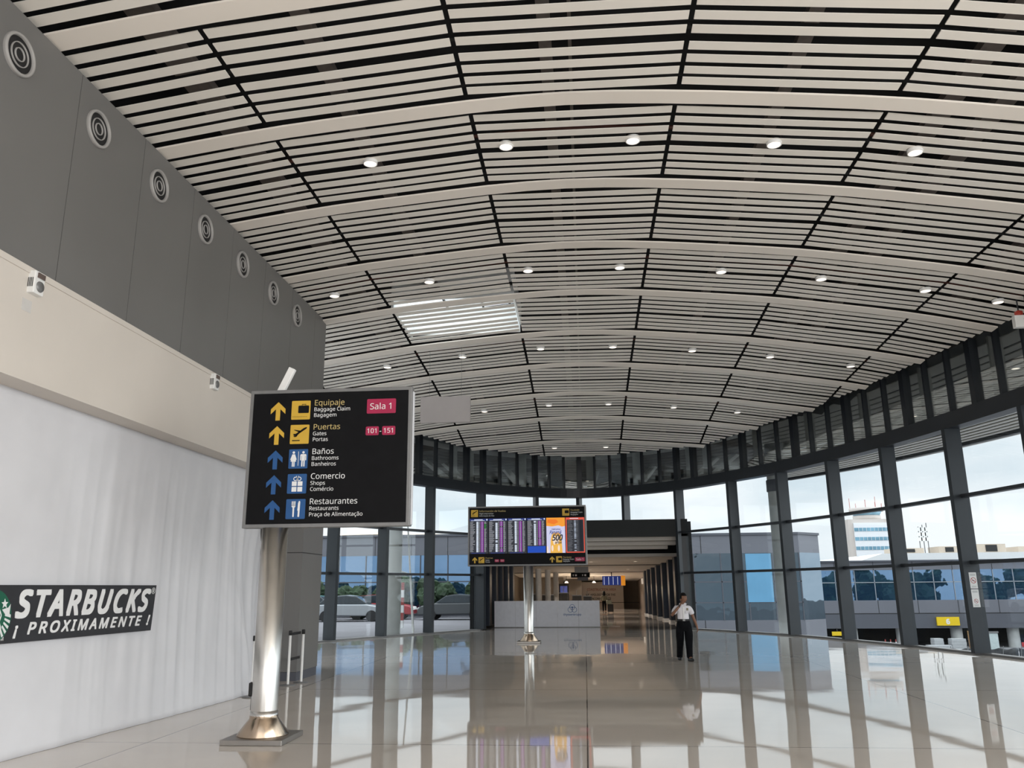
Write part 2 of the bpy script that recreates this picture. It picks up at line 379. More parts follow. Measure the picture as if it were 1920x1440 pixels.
for k, yb in enumerate(BANDS):
    last = k == len(BANDS) - 1
    y0, y1 = yb - .155, yb + .155
    mb = MB(); xl, xr = lerp(yb, XL), lerp(yb, XR)
    xs = [xl + (xr - xl) * i / 24 for i in range(25)]
    for a, b in zip(xs, xs[1:]):
        # the ribs bow smoothly a little below the faceted slats
        q = lambda x, y: zs(x, y) - .05
        mb.hexa([(a, y0, q(a, y0)), (b, y0, q(b, y0)), (b, y1, q(b, y1)), (a, y1, q(a, y1)), (a, y0, q(a, y0) + .03), (b, y0, q(b, y0) + .03), (b, y1, q(b, y1) + .03), (a, y1, q(a, y1) + .03)])
    mb.build('rib', BAND, ceil)
    for s0, s1 in zip(SEAM, SEAM[1:]):
        mb = MB()
        for e0, e1 in SL:
            ya, yz = yb + e0 + .007, yb + e1 - .007
            if yz > 34.45: continue
            a = max(s0 + .035, lerp(yz, XL), lerp(ya, XL)); b = min(s1 - .035, lerp(yz, XR), lerp(ya, XR))
            if b - a > .1: slat_run(mb, a, b, ya, yz)
        if mb.v: mb.build('slat_panel', SLAT, ceil)
# plenum with the skylight well left open
SKX, SKY = (-4.6, -1.58), (18.98, 21.35)
xs = [-11, -9.4, -7.8, -6.2, SKX[0], -3, SKX[1], 0, 1.56, 3.1, 4.62, 6.2, 7.8, 9.4, 11, 12.2]
ys = [-10, -4, 2, 8, 13.5, 16.2, SKY[0], SKY[1], 24.2, 26.8, 29.5, 32.1, 34.5, 38, 39.2]
mb = MB()
def pz(x, y): return zc(x, min(y, 30)) + .75 + .06 * max(0, y - 30)
def inner(y, side):                            # how far the roof reaches at this depth, just inside the glass
    P = RP if side > 0 else LP
    P = sorted([(p[1], p[0]) for p in P]); return lerp(y, P) - .12 * side
ys = sorted(ys[:-2] + [25.5, 28.2, 30.8, 33.2, 35.4, 36.4, 37.2, 37.8, 38.2])
for ya, yb in zip(ys, ys[1:]):
    lo = -6.72 if yb <= 18.98 else max(inner(ya, -1), inner(yb, -1)); hi = min(inner(ya, 1), inner(yb, 1))
    hi = max(inner(ya, 1), inner(yb, 1)) + .3
    if ya >= 18.98: lo = min(inner(ya, -1), inner(yb, -1)) - .3
    xx = [lo] + [x for x in xs if lo + .05 < x < hi - .05] + [hi]
    for xa, xb in zip(xx, xx[1:]):
        if xa >= SKX[0] - .01 and xb <= SKX[1] + .01 and ya >= SKY[0] - .01 and yb <= SKY[1] + .01: continue
        P = [(xa, ya), (xb, ya), (xb, yb), (xa, yb)]
        mb.hexa([(x, y, pz(x, y)) for x, y in P] + [(x, y, pz(x, y) + .1) for x, y in P])
mb.build('plenum', PLENUM, ceil)
mb = MB()
for x, w in ((-7.0, .5), (-5.35, .4), (-3.5, .22), (-.35, .18), (.0, .05), (3.2, .2), (5.6, .3), (6.3, .3), (8.7, .4)):
    yy = [-8, 4, 13.5, 16.2, 18.9, 21.5, 24.2, 26.8, 29.5, 32.1, 34]
    for ya, yz in zip(yy, yy[1:]):
        if SKX[0] < x < SKX[1] and ya >= 18.8 and yz <= 21.6: continue
        if x + .4 > lerp(yz, XR) or x - .4 < lerp(yz, XL): continue
        mb.beam((x, ya, zc(x, ya) + .38), (x, yz, zc(x, yz) + .38), w, .12)
mb.build('purlin', PURLIN, ceil)
mb = MB()
for yb in BANDS:                               # hanger channels that carry every slat run
    for dy in (-.24, 1.38):
        if yb + dy < 33.5 and yb + dy > -9:
            x0, x1 = lerp(yb + dy, XL) + .3, lerp(yb + dy, XR) - .3; n = 14
            pts = [(x0 + (x1 - x0) * i / n) for i in range(n + 1)]
            for a, b in zip(pts, pts[1:]):
                if SKY[0] < yb + dy < SKY[1] and b > SKX[0] and a < SKX[1]: continue
                mb.beam((a, yb + dy, zc(a, yb + dy) + .2), (b, yb + dy, zc(b, yb + dy) + .2), .07, .06)
mb.build('carrier_rail', DARK, ceil)
mb = MB()
for yb in BANDS[1::2]:
    y = yb + 1.36
    if y > 33: continue
    pts = [lerp(y, XL) + .2 + (lerp(y, XR) - lerp(y, XL) - .4) * i / 12 for i in range(13)]
    for a, b in zip(pts, pts[1:]): mb.tube((a, y + .02, zc(a, y) + .3), (b, y + .02, zc(b, y) + .3), .035, n=8)
mb.build('sprinkler_pipe', PIPE, ceil)
# skylight
sky = thing('window_skylight', 'bright skylight above the slats of the vaulted ceiling', 'skylight', (-3.1, 20.1, zc(-3.1, 20.1)), kind='structure')
mb = MB(); z0 = 8.4
for (xa, ya, xb, yb) in ((SKX[0], SKY[0], SKX[1], SKY[0]), (SKX[1], SKY[0], SKX[1], SKY[1]), (SKX[1], SKY[1], SKX[0], SKY[1]), (SKX[0], SKY[1], SKX[0], SKY[0])):
    mb.beam((xa, ya, (zc(xa, ya) + zc(xb, yb)) / 2 + .5), (xb, yb, (zc(xa, ya) + zc(xb, yb)) / 2 + .5), .06, .75)
mb.build('light_well', mat('skylight_well', (.9, .92, .92), .6, var=.02), sky)
mb = MB().box(SKX[0], SKX[1], SKY[0], SKY[1], 9.36, 9.38)
mb.build('pane', GLASS, sky)
mb = MB()
for x in (-3.6, -2.6, -1.85): mb.box(x - .025, x + .025, SKY[0], SKY[1], 9.28, 9.34)
mb.build('glazing_bar', DARK, sky)

# soffit between the ceiling edge and the head of the clerestory
mb = MB(); ed = []
for i, c in enumerate(CURVE):
    o = offs(i, .12)
    if o.y < 36.6:
        x = lerp(min(o.y, 34.45), XR) if o.x > 0 else lerp(min(max(o.y, 19.3), 34.45), XL)
    y = o.y
    # nearest ceiling-edge point towards the hall
    d = Vector((0, 0, 0))
    p = offs(i, 0); best = None
    if o.y > 10:                               # edge met on the way from the middle of the hall to this pane
        L = o.length
        for t in range(0, 140):
            q = o * (1 - .05 * t / L); best = q
            if q.y < 34.4 and lerp(q.y, XL) <= q.x <= lerp(q.y, XR): break
        ed.append((best, o)); continue
    for t in range(0, 46):
        q = offs(i, -.12 * t)
        inside = q.y < 34.4 and lerp(q.y, XL) <= q.x <= lerp(q.y, XR)
        best = q
        if inside: break
    ed.append((best, o))
def up_to_glass(a, o):                         # the head of the glass lies higher than the ceiling edge
    ze = zc(a.x, min(a.y, 34.4))
    return ze + .02, 1.75 + (ze - 1.75) * math.hypot(o.x, o.y) / max(1, math.hypot(a.x, a.y)) + .03
for (a, oa), (b, ob) in zip(ed, ed[1:]):
    (za, ha), (zb, hb) = up_to_glass(a, oa), up_to_glass(b, ob)
    mb.hexa([(a.x, a.y, za), (oa.x, oa.y, ha), (ob.x, ob.y, hb), (b.x, b.y, zb), (a.x, a.y, za + .1), (oa.x, oa.y, ha + .22), (ob.x, ob.y, hb + .22), (b.x, b.y, zb + .1)])
for i in range(len(CURVE) - 1):               # closes the roof space above the glass
    (a, oa), (b, ob) = ed[i], ed[i + 1]
    if oa.x < 0 and min(oa.y, ob.y) < 20.8: continue
    ha, hb = up_to_glass(a, oa)[1], up_to_glass(b, ob)[1]; u = Vector((0, 0, 1)); va, vb = offs(i, .2), offs(i + 1, .2)
    ta, tb = pz(oa.x, oa.y) + .12, pz(ob.x, ob.y) + .12
    mb.hexa([oa + u * ha, ob + u * hb, vb + u * hb, va + u * ha, oa + u * ta, ob + u * tb, vb + u * tb, va + u * ta])
s_ = mb.build('trim_soffit', STEEL, fix=False); tag(s_, 'dark soffit strip closing the slatted ceiling to the clerestory', 'trim', kind='structure')
HEAD = [up_to_glass(a, o)[1] + .04 for a, o in ed]
def head_z(s):
    for i in range(len(ARC) - 1):
        if s <= ARC[i + 1]: return HEAD[i] + (HEAD[i + 1] - HEAD[i]) * (s - ARC[i]) / (ARC[i + 1] - ARC[i])
    return HEAD[-1]
# ring beam and kerb
ZB, ZT = 5.76, 6.17
b_ = swept(MB(), [(.12, ZB), (.12, ZT), (-.30, ZT), (-.30, ZB)]).build('trim_ring_beam', STEEL, fix=False); tag(b_, 'dark curved ring beam above the tall glass panes', 'beam', kind='structure')
mb = MB()
P = [(offs(i, .1), offs(i, -.12)) for i in range(len(CURVE))]
for (a, b), (c, d) in zip(P, P[1:]):
    if max(abs(a.x + .15), abs(c.x + .15)) < 4.5 and a.y > 34: continue
    mb.hexa([a, b, d, c] + [v + Vector((0, 0, .05)) for v in (a, b, d, c)])
fl = MB(); pts = [(-7.2, -10)] + [(-7.2, 20.6)] + [(offs(i, .12).x, offs(i, .12).y) for i in range(len(CURVE))]
fl.prism(pts, lambda x, z, d: Vector((x, z, d)), -.12, 0); fl.box(-4.9, 4.7, 38.9, 72, -.12, 0); fl.box(-4.9, -1.5, 36, 38.9, -.12, -.001); fl.box(1.5, 4.7, 36, 38.9, -.12, -.001)
fl = fl.build('floor', FLOORM, fix=False); tag(fl, 'glossy beige tiled hall floor with long joint lines', 'floor', kind='structure')
b_ = mb.build('trim_kerb', FRAME, fix=False); tag(b_, 'low metal kerb strip under the glass front', 'trim', kind='structure')

# ------------------------------------------------------------------ tall glazed bays
WN = [0]
def post(mb, p, d, n, w, din, dout, z0, z1):
    q = [p - d * w / 2 - n * din, p + d * w / 2 - n * din, p + d * w / 2 + n * dout, p - d * w / 2 + n * dout]
    return mb.hexa([v + Vector((0, 0, z0)) for v in q] + [v + Vector((0, 0, z1)) for v in q])
def bay(a, b, zs, label, first_post=True, last_post=False):
    WN[0] += 1
    a, b = Vector((*a, 0)), Vector((*b, 0)); d = (b - a).normalized(); n = Vector((-d.y, d.x, 0))
    if n.dot((a + b) / 2 - Vector((0, 20, 0))) < 0: n = -n
    w = thing('window_%d' % WN[0], label, 'window', a + Vector((0, 0, zs[0])), kind='structure')
    if first_post: post(MB(), a, d, n, .15, .34, .1, zs[0], ZB).build('mullion', STEELG, w)
    if last_post: post(MB(), b, d, n, .15, .34, .1, zs[0], ZB).build('mullion', STEELG, w)
    for z in zs[1:-1]:
        mid = (a + b) / 2; L = (b - a).length
        post(MB(), mid, d, n, L, .14, .06, z - .045, z + .045).build('transom', STEEL, w)
    for z0, z1 in zip(zs, zs[1:]):
        mid = (a + b) / 2; L = (b - a).length
        post(MB(), mid, d, n, L, .008, .008, z0 + .02, z1 - .02).build('glass_pane', GLASS, w)
ordn = ['first', 'second', 'third', 'fourth', 'fifth', 'sixth', 'seventh', 'eighth', 'ninth', 'tenth', 'eleventh', 'twelfth', 'thirteenth', 'fourteenth', 'fifteenth', 'sixteenth', 'seventeenth', 'eighteenth', 'nineteenth', 'twentieth']
Z3 = [.05, 2.27, 3.97, ZB]
for i in range(2, len(RP) - 1):
    bay(RP[i], RP[i + 1], Z3, 'tall glazed bay, %s to the right of the dark doorway' % ordn[i - 2])
for i in range(2, len(LP) - 1):
    bay(LP[i], LP[i + 1], Z3, 'tall glazed bay, %s to the left of the dark doorway' % ordn[i - 2])
ZP = 4.55
bay(LP[2], LP[1], [ZP, ZB], 'glass pane above the dark doorway, leftmost of four', False)
bay(LP[1], LP[0], [ZP, ZB], 'glass pane above the dark doorway, second of four from left')
bay(RP[0], RP[1], [ZP, ZB], 'glass pane above the dark doorway, third of four from left')
bay(RP[1], RP[2], [ZP, ZB], 'glass pane above the dark doorway, rightmost of four')
# clerestory above the ring beam
TS = [-24, -21, -18, -15, -12, -9.05, -6.05, -5.05, -2.2, 0, 2.2, 5.05, 6.05, 9.05, 12, 15, 18, 21, 24, 27, 30, 33, 36, 39, 42, 45, 48]
TS = [s for s in TS if ARC[0] < s < ARC[-1]]
for q, (s0, s1) in enumerate(zip(TS, TS[1:])):
    WN[0] += 1
    side = 'left' if s1 <= 0 else 'right'
    k = sum(1 for t in TS if 0 <= t < s0) if side == 'right' else sum(1 for t in TS if s1 < t <= 0)
    p, d, n = on_curve(s0)
    w = thing('window_%d' % WN[0], 'clerestory bay above the ring beam, %s to the %s of its middle' % (ordn[k], side), 'window', p + Vector((0, 0, ZT)), kind='structure')
    post(MB(), p, d, n, .2, .12, .12, ZT, head_z(s0)).build('mullion', STEEL, w)
    m_ = 1 if s1 - s0 < 1.5 else 3
    for j in range(m_):
        sa, sb = s0 + (s1 - s0) * j / m_, s0 + (s1 - s0) * (j + 1) / m_
        pa, da, na = on_curve(sa); pb, db, nb = on_curve(sb)
        if j: post(MB(), pa, da, na, .075, .1, .06, ZT, head_z(sa)).build('slim_mullion', STEEL, w)
        za, zb = head_z(sa), head_z(sb)
        dd = (pb - pa).normalized(); nn = Vector((-dd.y, dd.x, 0)) * .008
        MB().hexa([pa - nn + Vector((0, 0, ZT)), pb - nn + Vector((0, 0, ZT)), pb + nn + Vector((0, 0, ZT)), pa + nn + Vector((0, 0, ZT)),
                   pa - nn + Vector((0, 0, za)), pb - nn + Vector((0, 0, zb)), pb + nn + Vector((0, 0, zb)), pa + nn + Vector((0, 0, za))]).build('glass_pane', CLERE, w)
# eaves outside: roof edge with slatted underside, white raking struts behind the clerestory
eav = thing('roof_eaves', 'slatted roof eaves running round outside the glass', 'roof', kind='structure')
mb, mo, me_, mi, mk = MB(), MB(), MB(), MB(), MB()
EO = [.78 + .262 * k for k in range(9)]
def ez(o): return 7.85 - .3 * o
def el(o): return 6.30 - .07 * o
st = [s for s in range(int(ARC[0]) + 1, int(ARC[-1]), 1)]
for s0, s1 in zip(st, st[1:]):
    p, d, n = on_curve(s0); p2, d2, n2 = on_curve(s1)
    def strip(m_, oa, ob, za, zb, th):
        q = [p + n * oa, p2 + n2 * oa, p2 + n2 * ob, p + n * ob]; zz = [za, za, zb, zb]
        m_.hexa([v + Vector((0, 0, z)) for v, z in zip(q, zz)] + [v + Vector((0, 0, z + th)) for v, z in zip(q, zz)])
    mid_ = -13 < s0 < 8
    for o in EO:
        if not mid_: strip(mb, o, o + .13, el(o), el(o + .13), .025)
        strip(mk if mid_ else mb, o, o + .19, ez(o), ez(o + .19), .025)  # middle slats coloured dark brown, shade painted in behind the struts
    strip(mi, .13, .70, 6.27, 6.27, .05); strip(mb, .3, .7, ez(.3), ez(.7), .025)
    od = 1.0 if mid_ else .05
    strip(mo, od, 3.3, ez(od) + .4, ez(3.3) + .4, .15)
    strip(me_, 3.1, 3.25, 6.5 if mid_ else 6.0, 6.5 if mid_ else 6.0, .7 if mid_ else .72); strip(mi, 3.26, 3.5, 6.53 if mid_ else 6.03, 6.53 if mid_ else 6.03, .1)
mb.build('eaves_slats', SLAT, eav); mo.build('eaves_deck', PLENUM, eav); me_.build('eaves_fascia', STEEL, eav); mi.build('eaves_soffit', CREAMW, eav); mk.build('painted_shade_slats', BROWN, eav)
for j, s in enumerate(TS):
    p, d, n = on_curve(s + .45 * (1 if s >= 0 else -1))
    if p.y < 8: continue
    side = 'left' if s < 0 else 'right'
    k = sum(1 for t in TS if 0 <= t < s) if side == 'right' else sum(1 for t in TS if s < t < 0)
    t = thing('roof_strut', 'white raking steel strut behind clerestory glass, %s to the %s of the middle' % (ordn[k], side), 'strut', p + n * .4 + Vector((0, 0, ZT)), 'white roof struts')
    MB().beam(p + n * .35 + Vector((0, 0, ZT - .05)), p + n * 2.3 + d * 0 + Vector((0, 0, ez(2.3) + .3)), .34, .14).build('diagonal', WSTEEL, t)
    MB().beam(p + n * .35 + Vector((0, 0, ZT - .05)), p + n * .35 + Vector((0, 0, ez(.35) + .35)), .34, .1, (0, 1, 0)).build('upright', WSTEEL, t)
    MB().beam(p + n * .3 + Vector((0, 0, ZT - .12)), p + n * .55 + Vector((0, 0, ZT - .12)), .3, .16).build('foot_plate', DARK, t)

# ------------------------------------------------------------------ left wall
GZ, SZ, ENDY = 5.36, 4.06, 18.75
w = thing('wall_left', 'tall grey panelled wall with round air nozzles above a cream bulkhead', 'wall', (WX, 5, 0), kind='structure')
PJ = 1.565
yj = [8.76 + PJ * k for k in range(-11, 7)] + [ENDY]
mb = MB()
for a, b in zip(yj, yj[1:]):
    if b - a > .05: mb.box(WX - .1, WX, a + .006, b - .006, GZ, 8.22)
mb.build('cladding_panels', GREYW, w)
MB().box(WX - .5, WX - .02, yj[0], ENDY - .01, GZ, 8.2).build('wall_core', DARK, w)
MB().box(WX - .8, WX - .45, yj[0], ENDY - .01, GZ, 9.2).build('wall_core', DARK, w)
MB().box(WX - .5, WX - .003, ENDY - .01, ENDY + .25, 0, 8.22).build('wall_end', GREYW, w)
w = thing('trim_bulkhead', 'cream bulkhead band between the grey wall and the white cloth', 'bulkhead', (WX, 5, SZ), kind='structure')
MB().box(WX - .6, WX + .02, yj[0], 16.4, SZ, GZ).build('bulkhead', CREAMW, w)
MB().box(WX - .1, WX + .035, yj[0], 16.4, GZ - .07, GZ + .004).build('bulkhead_cap', CREAMW, w)
w = thing('wall_shopfront', 'grey lower wall behind the pillar and the covered shop front', 'wall', (WX, 5, 0), kind='structure')
MB().box(WX - .55, WX - .02, 16.4, ENDY, 0, GZ).build('lower_wall', GREYW, w)
MB().box(WX - .85, WX - .55, yj[0], 16.4, 0, SZ).build('backing_wall', CREAMW, w)
pl = thing('pillar', 'grey panel-clad pillar at the end of the white cloth', 'pillar', (-5.85, 17.0, 0), kind='structure')
MB().box(-6.28, -5.70, 16.48, 17.75, .17, 4.05).build('shaft', GREYW, pl)
MB().box(-6.27, -5.71, 16.49, 17.74, 0, .165).build('skirting', FACADED, pl)
mb = MB().box(-6.285, -5.695, 16.475, 17.755, 2.46, 2.475); mb.build('panel_joint', DARK, pl)

def vent(y):
    t = thing('air_nozzle', '', 'air vent', (WX, y, 7.69), 'round air nozzles along the grey wall')
    MB().lathe([(.25, .0), (.252, .025), (.243, .045), (.222, .045), (.212, .03), (.21, .004)], (WX, y, 7.69), 'x', 40).build('rim', mat('pale_rim', (.36, .35, .34), .5, var=.03), t)
    MB().lathe([(.212, .012), (.0, .012)], (WX, y, 7.69), 'x', 36).build('throat', DARK, t)
    mb = MB()
    for r in (.14, .075): mb.lathe([(r - .005, .012), (r - .005, .03), (r + .005, .03), (r + .005, .012)], (WX, y, 7.69), 'x', 32)
    mb.build('guide_ring', mat('pale_rim', (.36, .35, .34), .5), t)
    return t
VY = [7.62, 9.19, 10.78, 12.34, 13.9, 15.46, 16.9]
VL = ['nearest and largest of seven', 'second nearest', 'third nearest', 'middle one of seven', 'third from the far end', 'next to the farthest', 'farthest, close to the wall end']
v0 = vent(VY[0])
for y, l in zip(VY, VL):
    o = v0 if y == VY[0] else dup(v0, (WX, y, 7.69))
    o['label'] = 'round white-rimmed air nozzle on the grey wall, ' + l
def alarm(y, l):
    t = thing('alarm_speaker', l, 'speaker', (WX, y, 5.06), 'white speakers on the bulkhead')
    MB().box(WX, WX + .10, y - .09, y + .09, 5.06, 5.33).build('housing', WHITE, t, bevel=.012)
    MB().lathe([(.0, .112), (.06, .112), (.066, .10)], (WX, y + .012, 5.155), 'x', 24).build('speaker_grille', FRAME, t)
    MB().box(WX + .1, WX + .115, y - .05, y + .07, 5.25, 5.31).build('strobe_window', mat('smoked_lens', (.12, .09, .08), .2), t)
    mb = MB()
    for k in range(4): mb.box(WX + .02 + .018 * k, WX + .028 + .018 * k, y - .093, y - .089, 5.13, 5.24)
    mb.build('side_lettering', DARK, t)
    return t
alarm(8.36, 'white square speaker on the cream bulkhead, the nearer larger one')
alarm(13.05, 'white square speaker on the cream bulkhead, the far one near the sign')
t = MB().box(WX + .02, WX + .024, 8.22, 8.38, 4.84, 4.98).build('wall_patch', mat('patch_grey', (.60, .58, .56), .8, var=.04)); tag(t, 'small pale grey patch on the bulkhead under the nearer speaker', 'patch')

# white cloth screen leaning out from the bulkhead to the floor
FL = [(-10, -6.5), (5, -6.38), (8.87, -6.22), (9.64, -6.14), (10.64, -6.09), (11.76, -5.98), (13.2, -5.87), (14.61, -5.79), (15.2, -5.95), (16.3, -6.25)]
def cloth_x(y, z):
    t = max(0, 1 - z / SZ)
    top = -6.62
    bx = lerp(y, FL)
    flare = (t ** 1.35)
    x = top + (bx - top) * flare
    # gathered folds that fan downwards from a pinch near the upper corner
    k = max(0, min(1, (y - 8.5) / 5.5)); k2 = max(0, min(1, t * 3.5)) * (1 - .5 * max(0, t - .85) / .15)
    ph = y * 1.0 + t * (.9 + .25 * (y - 10))
    fold = .5 + .5 * math.sin(7.5 * ph + 2.0 * math.sin(1.7 * y)); fold2 = .5 + .5 * math.sin(17 * ph + 1.3 * math.sin(3 * y + t))
    fold3 = noise.noise(Vector((ph * 3.1, t * .6, 2.2)))
    return x + k2 * (k * (.03 * fold ** 3 + .018 * fold2 ** 3) + (.006 + .02 * k) * fold3)
YS = [-8 + 17 * i / 34 for i in range(34)] + [9 + 7.3 * i / 380 for i in range(381)]
ZS = [SZ * i / 44 + .002 for i in range(45)]
mb = MB(); mb.smooth = True
mb.grid([[(cloth_x(y, z), y, z) for z in ZS] for y in YS])
cl_ = mb.build('cloth_screen', CLOTHM)
sd = cl_.modifiers.new('thick', 'SOLIDIFY'); sd.thickness = .004
tag(cl_, 'white wrinkled cloth screen covering the shop front along the wall', 'cloth')

# banner lying on the cloth
BY0, BY1, BZ0, BZ1 = 7.0, 11.81, 1.20, 1.82
bx = lambda y, z: cloth_x_flat(y, z)
def cloth_x_flat(y, z):
    t = 1 - z / SZ; bxx = lerp(y, FL); return -6.62 + (bxx + 6.62) * t ** 1.35 + .075
def BF(y, z, d):
    y = y - (1.82 - z) * .38 * max(0, (y - 8.67) / 3.14)
    return Vector((cloth_x_flat(y, z) + d, y, z))
ban = thing('banner', 'black shop banner with white capitals taped to the white cloth', 'banner', (cloth_x_flat(9.5, 1.19), 9.5, 1.19))
mb = MB(); n = 30
A = [[BF(BY0 + (BY1 - BY0) * i / n, BZ0 + (BZ1 - BZ0) * j / 4, 0) for j in range(5)] for i in range(n + 1)]
mb.grid(A); o = mb.build('banner_sheet', mat('banner_black', (.022, .022, .026), .55, var=.15), ban); sd = o.modifiers.new('thick', 'SOLIDIFY'); sd.thickness = .006; sd.offset = -1
text('shop_lettering', 'STARBUCKS', .4, WLET, ban, BF, 8.93, 1.472, .006, .003, .017, .30, track=1.16, fit=(2.74, .285))
text('registered_mark', '®', .12, WLET, ban, BF, 11.695, 1.70, .006, .003)
text('notice_lettering', '¡ PROXIMAMENTE !', .2, WLET, ban, BF, 8.90, 1.252, .006, .003, .006, .26, track=1.22, fit=(2.84, .155))
text('trade_mark', 'TM', .06, WLET, ban, BF, 8.66, 1.235, .006, .003)
mb = MB(); mb.prism(disc(8.58, 1.50, .275, 40), BF, .006, .009); em = mb.build('round_emblem', mat('emblem_green', (.005, .10, .055), .5, var=.05), ban)
mb = MB()
for k in range(9):                             # wavy pale bands on the rim, star points above
    a = -70 + 14 * k
    if a > 10: break
    mb.prism([(8.58 + r * math.cos(R(a + da)), 1.5 + r * math.sin(R(a + da))) for r, da in ((.17, -3), (.262, -6), (.262, 1), (.17, 4))], BF, .009, .012)
def star(cx, cz, r): return [(cx + (r if k % 2 == 0 else r * .42) * math.cos(R(90 + 36 * k)), cz + (r if k % 2 == 0 else r * .42) * math.sin(R(90 + 36 * k))) for k in range(10)]
mb.prism(star(8.74, 1.62, .055), BF, .009, .012); mb.prism(star(8.60, 1.69, .06), BF, .009, .012)
mb.prism([(8.70, 1.56), (8.80, 1.58), (8.835, 1.615), (8.82, 1.52), (8.84, 1.47), (8.75, 1.51)], BF, .009, .012)
for x in (8.62, 8.66): stroke(mb, BF, [(x, 1.56), (x + .03, 1.50), (x, 1.43), (x + .03, 1.36), (x, 1.30)], .014, .009, .012)
mb.build('emblem_marks', WLET, em)

# ------------------------------------------------------------------ wayfinding totem
def flat(x0, z0, y0):                          # sign plane facing the camera
    return lambda x, z, d: Vector((x0 + x, y0 - d, z0 + z))
def up_arrow(mb, fn, cx, z0, s, d0, d1):
    # s: overall height
    w = s * .12; h = s; a = s * .40; t = .27 * s
    mb.prism([(cx + x, z0 + z) for x, z in ((-w, 0), (-w, h - t - .95 * w), (-a, h - .95 * a - t), (-a, h - .95 * a), (0, h), (a, h - .95 * a), (a, h - .95 * a - t), (w, h - t - .95 * w), (w, 0))], fn, d0, d1)
def pict_case(mb, fn, x, z, s, d0, d1):
    mb.prism([(x + (p - 0) * s, z + q * s) for p, q in rrect(.36, .93, .34, .74, .05)], fn, d0, d1)
    for a in ((.55, .74, .57, .81), (.74, .74, .76, .81), (.55, .79, .76, .82)): mb.prism([(x + a[0] * s, z + a[1] * s), (x + a[2] * s, z + a[1] * s), (x + a[2] * s, z + a[3] * s), (x + a[0] * s, z + a[3] * s)], fn, d0, d1)
    for k in range(10): mb.prism([(x + p * s, z + q * s) for p, q in disc(.10 + .08 * k, .15, .018, 6)], fn, d0, d1)
def pict_plane(mb, fn, x, z, s, d0, d1):
    T = lambda L: [(x + p * s, z + q * s) for p, q in L]
    mb.prism(T([(.15, .52), (.22, .42), (.30, .42), (.86, .80), (.88, .86), (.82, .87), (.70, .82), (.30, .53)]), fn, d0, d1)
    mb.prism(T([(.17, .73), (.24, .74), (.60, .68), (.48, .60), (.32, .67)]), fn, d0, d1)
    mb.prism(T([(.40, .52), (.26, .40), (.16, .44), (.22, .36), (.32, .36), (.50, .58)]), fn, d0, d1)
    mb.prism(T([(.12, .15), (.52, .15), (.52, .20), (.12, .20)]), fn, d0, d1)
def pict_wc(mb, fn, x, z, s, d0, d1):
    T = lambda L: [(x + p * s, z + q * s) for p, q in L]
    for c in (.25, .76): mb.prism(T(disc(c, .83, .065, 14)), fn, d0, d1)
    mb.prism(T([(.18, .74), (.32, .74), (.42, .46), (.37, .44), (.32, .58), (.40, .36), (.32, .36), (.32, .1), (.265, .1), (.265, .36), (.235, .36), (.235, .1), (.18, .1), (.18, .36), (.10, .36), (.18, .58), (.13, .44), (.08, .46)]), fn, d0, d1)
    mb.prism(T([(.64, .74), (.88, .74), (.92, .70), (.92, .42), (.87, .42), (.87, .64), (.85, .64), (.85, .1), (.78, .1), (.78, .4), (.74, .4), (.74, .1), (.67, .1), (.67, .64), (.65, .64), (.65, .42), (.60, .42), (.60, .70)]), fn, d0, d1)
    mb.prism(T([(.49, .14), (.515, .14), (.515, .88), (.49, .88)]), fn, d0, d1)
def pict_gift(mb, fn, x, z, s, d0, d1):
    for a in ((.24, .10, .49, .34), (.54, .10, .79, .34), (.24, .39, .49, .62), (.54, .39, .79, .62)):
        mb.prism([(x + p * s, z + q * s) for p, q in ((a[0], a[1]), (a[2], a[1]), (a[2], a[3]), (a[0], a[3]))], fn, d0, d1)
    for cx, sg in ((.41, -1), (.62, 1)): ring(mb, fn, x + cx * s, z + .75 * s, .07 * s, .105 * s, d0, d1, 18)
    stroke(mb, fn, [(x + .515 * s, z + .64 * s), (x + .46 * s, z + .9 * s)], .03 * s, d0, d1); stroke(mb, fn, [(x + .515 * s, z + .64 * s), (x + .58 * s, z + .9 * s)], .03 * s, d0, d1)
def pict_fork(mb, fn, x, z, s, d0, d1):
    T = lambda L: [(x + p * s, z + q * s) for p, q in L]
    for k in range(4): mb.prism(T([(.29 + .055 * k, .66), (.322 + .055 * k, .66), (.322 + .055 * k, .89), (.29 + .055 * k, .89)]), fn, d0, d1)
    mb.prism(T([(.29, .70), (.29, .62), (.35, .56), (.355, .12), (.38, .1), (.41, .1), (.43, .12), (.435, .56), (.49, .62), (.49, .70)]), fn, d0, d1)
    mb.prism(T([(.62, .12), (.65, .1), (.69, .1), (.71, .12), (.73, .84), (.71, .90), (.66, .90), (.62, .80), (.60, .42), (.63, .40)]), fn, d0, d1)
